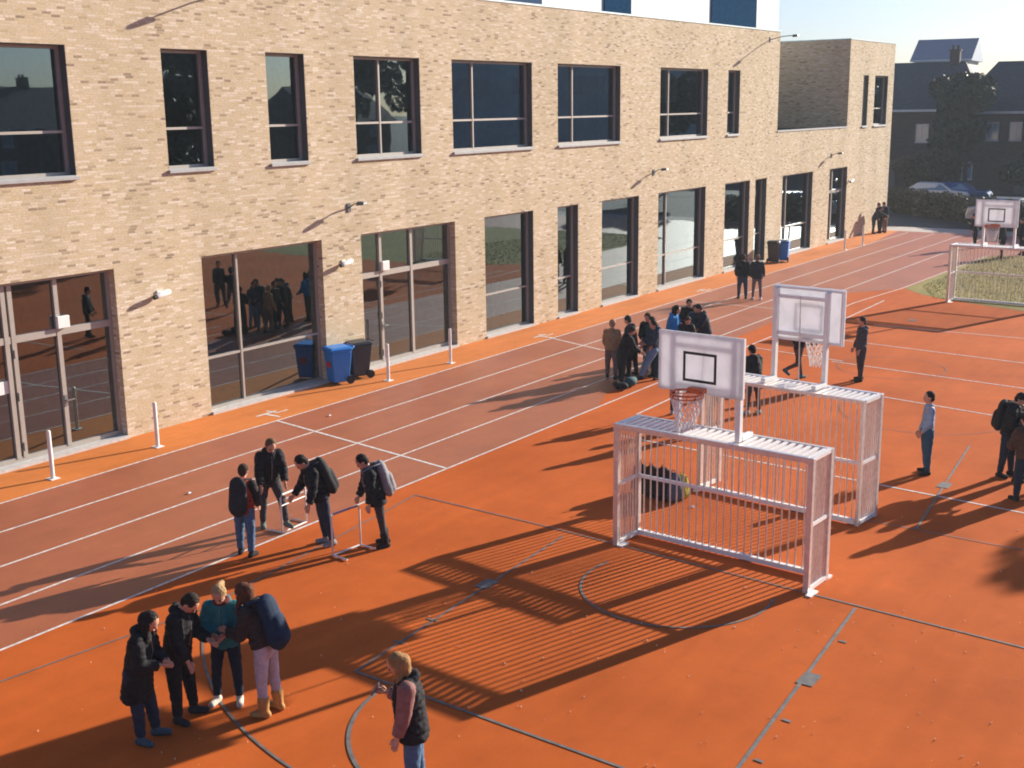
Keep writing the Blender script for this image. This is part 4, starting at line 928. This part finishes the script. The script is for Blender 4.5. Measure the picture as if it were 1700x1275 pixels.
def house(loc, rz, W, D, He, Hr, label, hip=1.5, chim=((.3,),), wins=(), grp='brick houses beyond the school', gable=False, mwall=None, mroof=None):
    """local: front faces -x, width along y, depth along +x"""
    t = thing('house', label, 'house', loc, rz, grp)
    w_ = MB(); w_.box(0, D, -W/2, W/2, -.05, He)
    if gable:
        for y in (-W/2, W/2): pass
    w_.build('wall', mwall or M_house, t)
    r_ = MB(); o_ = .45; hh = 0 if gable else hip
    vs = [(-o_,-W/2-o_,He),(D+o_,-W/2-o_,He),(D+o_,W/2+o_,He),(-o_,W/2+o_,He),(D/2,-W/2+hh-o_,Hr),(D/2,W/2-hh+o_,Hr),(-o_,-W/2-o_,He-.15),(D+o_,-W/2-o_,He-.15),(D+o_,W/2+o_,He-.15),(-o_,W/2+o_,He-.15)]
    r_.add(vs, [(0,4,5,3),(1,2,5,4),(0,1,4),(2,3,5),(0,3,9,6),(1,0,6,7),(2,1,7,8),(3,2,8,9),(6,9,8,7)])
    rf_ = r_.build('roof', mroof or M_tile, t)
    for cy in chim:
        c_ = MB(); c_.box(D/2-.35, D/2+.35, cy-.35, cy+.35, Hr-.8, Hr+.75); c_.box(D/2-.42, D/2+.42, cy-.42, cy+.42, Hr+.75, Hr+.87)
        for q in (-.17, .17): c_.cyl((D/2, cy+q, Hr+.87), .1, .3, 10)
        c_.build('chimney', M_house, rf_)
    g_ = MB(); g_.box(-o_-.14, -o_-.003, -W/2-o_, W/2+o_, He-.14, He+.02); g_.build('gutter', M_gutter, t)
    for (y, z, ww, wh) in wins:
        f = MB(); e = .06
        f.box(-.05,.0,y-ww/2,y-ww/2+e,z,z+wh); f.box(-.05,.0,y+ww/2-e,y+ww/2,z,z+wh); f.box(-.05,.0,y-ww/2+e,y+ww/2-e,z+wh-e,z+wh); f.box(-.05,.0,y-ww/2+e,y+ww/2-e,z,z+e); f.box(-.05,0,y-.02,y+.02,z+e,z+wh-e)
        f.box(-.1,-.002,y-ww/2-.05,y+ww/2+.05,z-.06,z-.003)
        o2 = f.build('window', M_gutter, t); p_ = MB(); p_.add([(-.02,y-ww/2,z),(-.02,y+ww/2,z),(-.02,y+ww/2,z+wh),(-.02,y-ww/2,z+wh)], [(3,2,1,0)]); p_.build('pane', M_hglass, o2)
    d_ = MB(); d_.box(-.06, -.002, -.45, .45, 0, 2.1); do = d_.build('door', M_dframe, t); d_ = MB(); d_.box(-.1,-.062,.3,.36,1,1.08); d_.build('handle', M_metal, do)
    return t
M_hglass = simple('house_glass', (.16,.24,.34), .15, var=.1, spec=1.0)
def far(u, d):                                       # a point at distance d along the survey column u
    r = ray(u, 637); h = Vector((r.x, r.y)).normalized(); return CAM.x+h.x*d, CAM.y+h.y*d
faz = math.atan2(CF.y, CF.x)
def fz(v, d): return CAM.z - (v-170)/F_PX*d*1.02
a = far(1478, 96); b = far(1537, 96); x, y = far(1495, 96)
rzh = R(6)
house((x-1, y+1.5, 0), rzh, 12, 8.5, fz(184,96), fz(116,101), 'dark brick house with a pale gutter right behind the school corner', 2.2, (2.4,-3.5), wins=((-2.2,3.4,.9,1.3), (-2.4,.9,.8,1.3), (-4.2,.9,.8,1.3), (1.5,3.4,.9,1.3)))
x, y = far(1668, 92); house((x, y, 0), rzh, 9.0, 8, fz(188,92), fz(116,96), 'dark brick house with two white framed upper windows at the right', 2.4, (.3,), wins=((2.1,3.6,.8,1.25), (.6,3.6,.8,1.25), (.4,.9,1.0,1.2), (-2.6,.9,1.0,1.2), (3.6,.9,.7,1.2), (-1.6,3.6,.8,1.25)))
x, y = far(1745, 108); house((x, y, 0), rzh, 9, 8, 5.6, 9.3, 'brown house farther right behind the other two', 2.0, (1,), wins=((2,3.4,.9,1.2),(0,3.4,.9,1.2)))
x, y = far(1528, 150); house((x, y, 0), rzh, 5.8, 8, fz(112,150), fz(80,150), 'tall blue roofed building rising over the chimneys', .3, (), gable=True, mroof=simple('blue_slate', (.05,.12,.22), .6), mwall=simple('pale_render', (.5,.48,.45), .8))
x, y = far(1578, 90); tree((x, y, 0), 8.8, 2.5, 'big dark evergreen tree between the two brick houses', 21, M_leafd, 9000, .14)
x, y = far(1560, 88); tree((x, y, 0), 7.6, 2.0, 'dark round bushy tree against the left brick house', 22, M_leafd, 6500, .14)
x, y = far(1622, 118); tree((x, y, 0), 10.2, 2.6, 'bare brown tree rising in the gap between the roofs', 23, None, bare=True)
x, y = far(1530, 84); tree((x, y, 0), 3.2, 2.2, 'low brown shrub tree in front of the left brick house', 24, M_leafb, 3500, .10, trunk=.1)
x, y = far(1497, 82); tree((x, y, 0), 3.0, 1.6, 'low yellowish shrub tree beside the school corner', 25, M_leafb, 2500, .10, trunk=.1)
x, y = far(1692, 78); tree((x, y, 0), 4.0, 1.8, 'dark bush tree at the right picture edge beside the hedge', 26, M_leafd, 5000, .12, trunk=.05)
# hedge row behind the path
ha, hb = Vector((90.6*S, 3.6*S)), Vector((78.3*S, -9.5*S)); rnd = random.Random(9)
ht = thing('hedge', 'long clipped dark brown hedge running behind the far path', 'hedge', (ha.x, ha.y, 0))
lf = MB(); tk = MB(); n_ = 46
for k in range(n_+6):
    c_ = (ha.lerp(hb, k/n_)-ha); z = .68
    leaves(lf, (c_.x+rnd.uniform(-.1,.1), c_.y+rnd.uniform(-.1,.1), z+rnd.uniform(-.05,.1)), (.5,.5,.74+rnd.uniform(-.08,.08)), 420, .055, rnd, .55)
    tk.tube([(c_.x,c_.y,-.02), (c_.x+rnd.uniform(-.1,.1),c_.y+rnd.uniform(-.1,.1),1.2)], .03, 6)
lf.build('foliage', M_leafh, ht); tk.build('stems', M_bark, ht)
# street behind the hedge and parked cars
sheet('street', [(XE+14,-60), (XE+24,-60), (XE+30,60), (XE+20,60)], .004, M_asphalt)
def car(loc, rz, mpaint, label):
    t = thing('parked_car', label, 'car', loc, rz, 'cars parked behind the hedge')
    prof = [(-2.1,.45),(-2.15,.75),(-2.0,.92),(-1.2,1.0),(-.55,1.42),(.9,1.45),(1.55,1.02),(2.0,.95),(2.1,.6),(2.08,.35),(-2.05,.35)]
    def sec(y, s_): return [(px, y, pz if pz < 1.01 else pz) for px, pz in prof]
    b = MB(); n = len(prof); ys = (-.86,-.80,.80,.86); vs = []
    for y in (-.86, .86):
        for px, pz in prof: vs.append((px, y*(.78 if pz > 1.2 else 1), pz))
    b.add(vs, [tuple(range(n-1,-1,-1)), tuple(range(n, 2*n))]+[(i, (i+1) % n, n+(i+1) % n, n+i) for i in range(n)]); b.build('body', mpaint, t, bevel=.05)
    g = MB()
    g.add([(-1.18,-.66,1.035),(-1.18,.66,1.035),(-.6,.58,1.405),(-.6,-.58,1.405)], [(0,1,2,3)]); g.add([(1.56,-.66,1.05),(1.56,.66,1.05),(.94,.58,1.445),(.94,-.58,1.445)], [(3,2,1,0)])
    g.v = [(x_+(-.012 if x_ < 0 else .012), y_, z_+.012) for x_, y_, z_ in g.v]
    for s_ in (-1, 1):
        m0 = len(g.v); g.add([(-1.0,s_*.862,1.02),(1.35,s_*.862,1.03),(.85,s_*.70,1.38),(-.5,s_*.70,1.36)], [(0,1,2,3) if s_ < 0 else (3,2,1,0)])
    g.build('windows', M_hglass, t)
    for sx in (-1.3, 1.3):
        for s_ in (-1, 1):
            w_ = MB(); w_.cyl((sx, s_*.72, .31), .31, .17*s_, 20, ax=(0,1,0)); wo = w_.build('wheel', M_rubber, t)
            w_ = MB(); w_.cyl((sx, s_*.895, .31), .19, .012*s_, 14, ax=(0,1,0)); w_.build('rim', M_metal, wo)
    for s_ in (-1, 1):
        h = MB(); h.box(-2.17,-2.12,s_*.6-.16,s_*.6+.16,.62,.76); h.build('headlight', M_lidpale, t)
    return t
carp = [simple('car_silver', (.45,.48,.5), .2, metal=.5, var=.02), simple('car_blue', (.03,.09,.25), .2, metal=.3, var=.02), simple('car_white', (.7,.7,.68), .25, var=.02)]
for u, d, m_, lb in ((1530,80,carp[2],'white parked car glinting behind the hedge, leftmost'), (1562,80.5,carp[1],'blue parked car behind the hedge right of the white one'), (1655,68,carp[0],'silver parked car behind the hedge near the far board'), (1700,67,carp[2],'pale parked car at the right picture edge behind the hedge')):
    x, y = far(u, d); car((x, y, 0), R(96), m_, lb)
# street on the near side, seen mirrored in the upper windows, and its trees
k = 0
for x, y, Wd, ad in ((-28,-74,13,'long plain'), (-8,-76,11,'low'), (9,-75,12,'hipped'), (27,-76,12,'wide'), (46,-76,11,'second widest'), (66,-76,10,'gabled'), (84,-72,13,'long hipped'), (101,-70,12,'easternmost')):
    house((x, y, 0), R(-90), Wd, 9, 5.0, 8.7, ad+' brown house across the near street, mirrored in the upper windows', 0.3 if k % 2 else 2.0, (2,), wins=((-3,3.3,1.2,1.2),(3,3.3,1.2,1.2),(-3,.9,1.4,1.4),(3,.9,1.4,1.4)), grp='houses across the near street'); k += 1
for i, (x, y, h, ad) in enumerate(((72,-62,15,'broad'), (90,-61,14,'tallest'), (104,-62,15,'leaning'))):
    tree((x, y, 0), h, 4.8, ad+' dark tree across the near street, mirrored in the narrow upper windows', 40+i, M_leafd, 3500, .3, grp='trees across the near street')
t = thing('sports_hall', 'large grey clad sports hall beyond the right edge, mirrored in the windows', 'building', (124, -38, 0), math.atan2(48, 23))
mb = MB(); mb.box(-30, 28, -9, 9, -.05, 11.6); mb.build('wall', simple('hall_cladding', (.36,.48,.54), .6, var=.12, scale=.3), t)
mb = MB(); mb.box(-30.2, 28.2, -9.2, 9.2, 11.6, 11.9); mb.build('roof', M_roofg, t)
for q in range(9):
    mb = MB(); mb.box(-27+q*6, -23.5+q*6, 9.002, 9.05, 7.5, 9.3); mb.build('window', M_hglass, t)
for i, (x, y, h, ad) in enumerate(((87,-8,9.5,'nearer'), (90.5,-2.5,9,'farther'), (83,-14,9.5,'nearest'), (79,-21,9,'lone'))):  # out-of-view trees added so their shadows darken the hedge and path
    tree((x, y, 0), h, 3.0, ad+' unseen dark tree added right of the far street to shade the hedge', 70+i, M_leafd, 3800, .2, grp='unseen trees added to shade the far street', trunk=.1)
# the tree just outside the right edge whose shadow reaches the court
tree((37.2, -25.4, 0), 7.8, 2.7, 'evergreen tree standing right of the court, casting shadow at lower right', 61, M_leafd, 3800, .13)

# ------------------------------------------------------------------ haze
mb = MB(); mb.box(-60, 330, -140, 150, -1.1, 32); hz = mb.mesh('haze'); ho = bpy.data.objects.new('haze', hz); C.objects.link(ho); ho['kind'] = 'stuff'
m = bpy.data.materials.new('haze_air'); m.use_nodes = True; n = m.node_tree; n.nodes.remove(n.nodes['Principled BSDF'])
pv = n.nodes.new('ShaderNodeVolumePrincipled'); pv.inputs['Density'].default_value = .00055; pv.inputs['Color'].default_value = (.80, .90, 1.0, 1); pv.inputs['Anisotropy'].default_value = .2
n.links.new(pv.outputs[0], n.nodes['Material Output'].inputs['Volume']); hz.materials.append(m)
sc.cycles.volume_bounces = 0
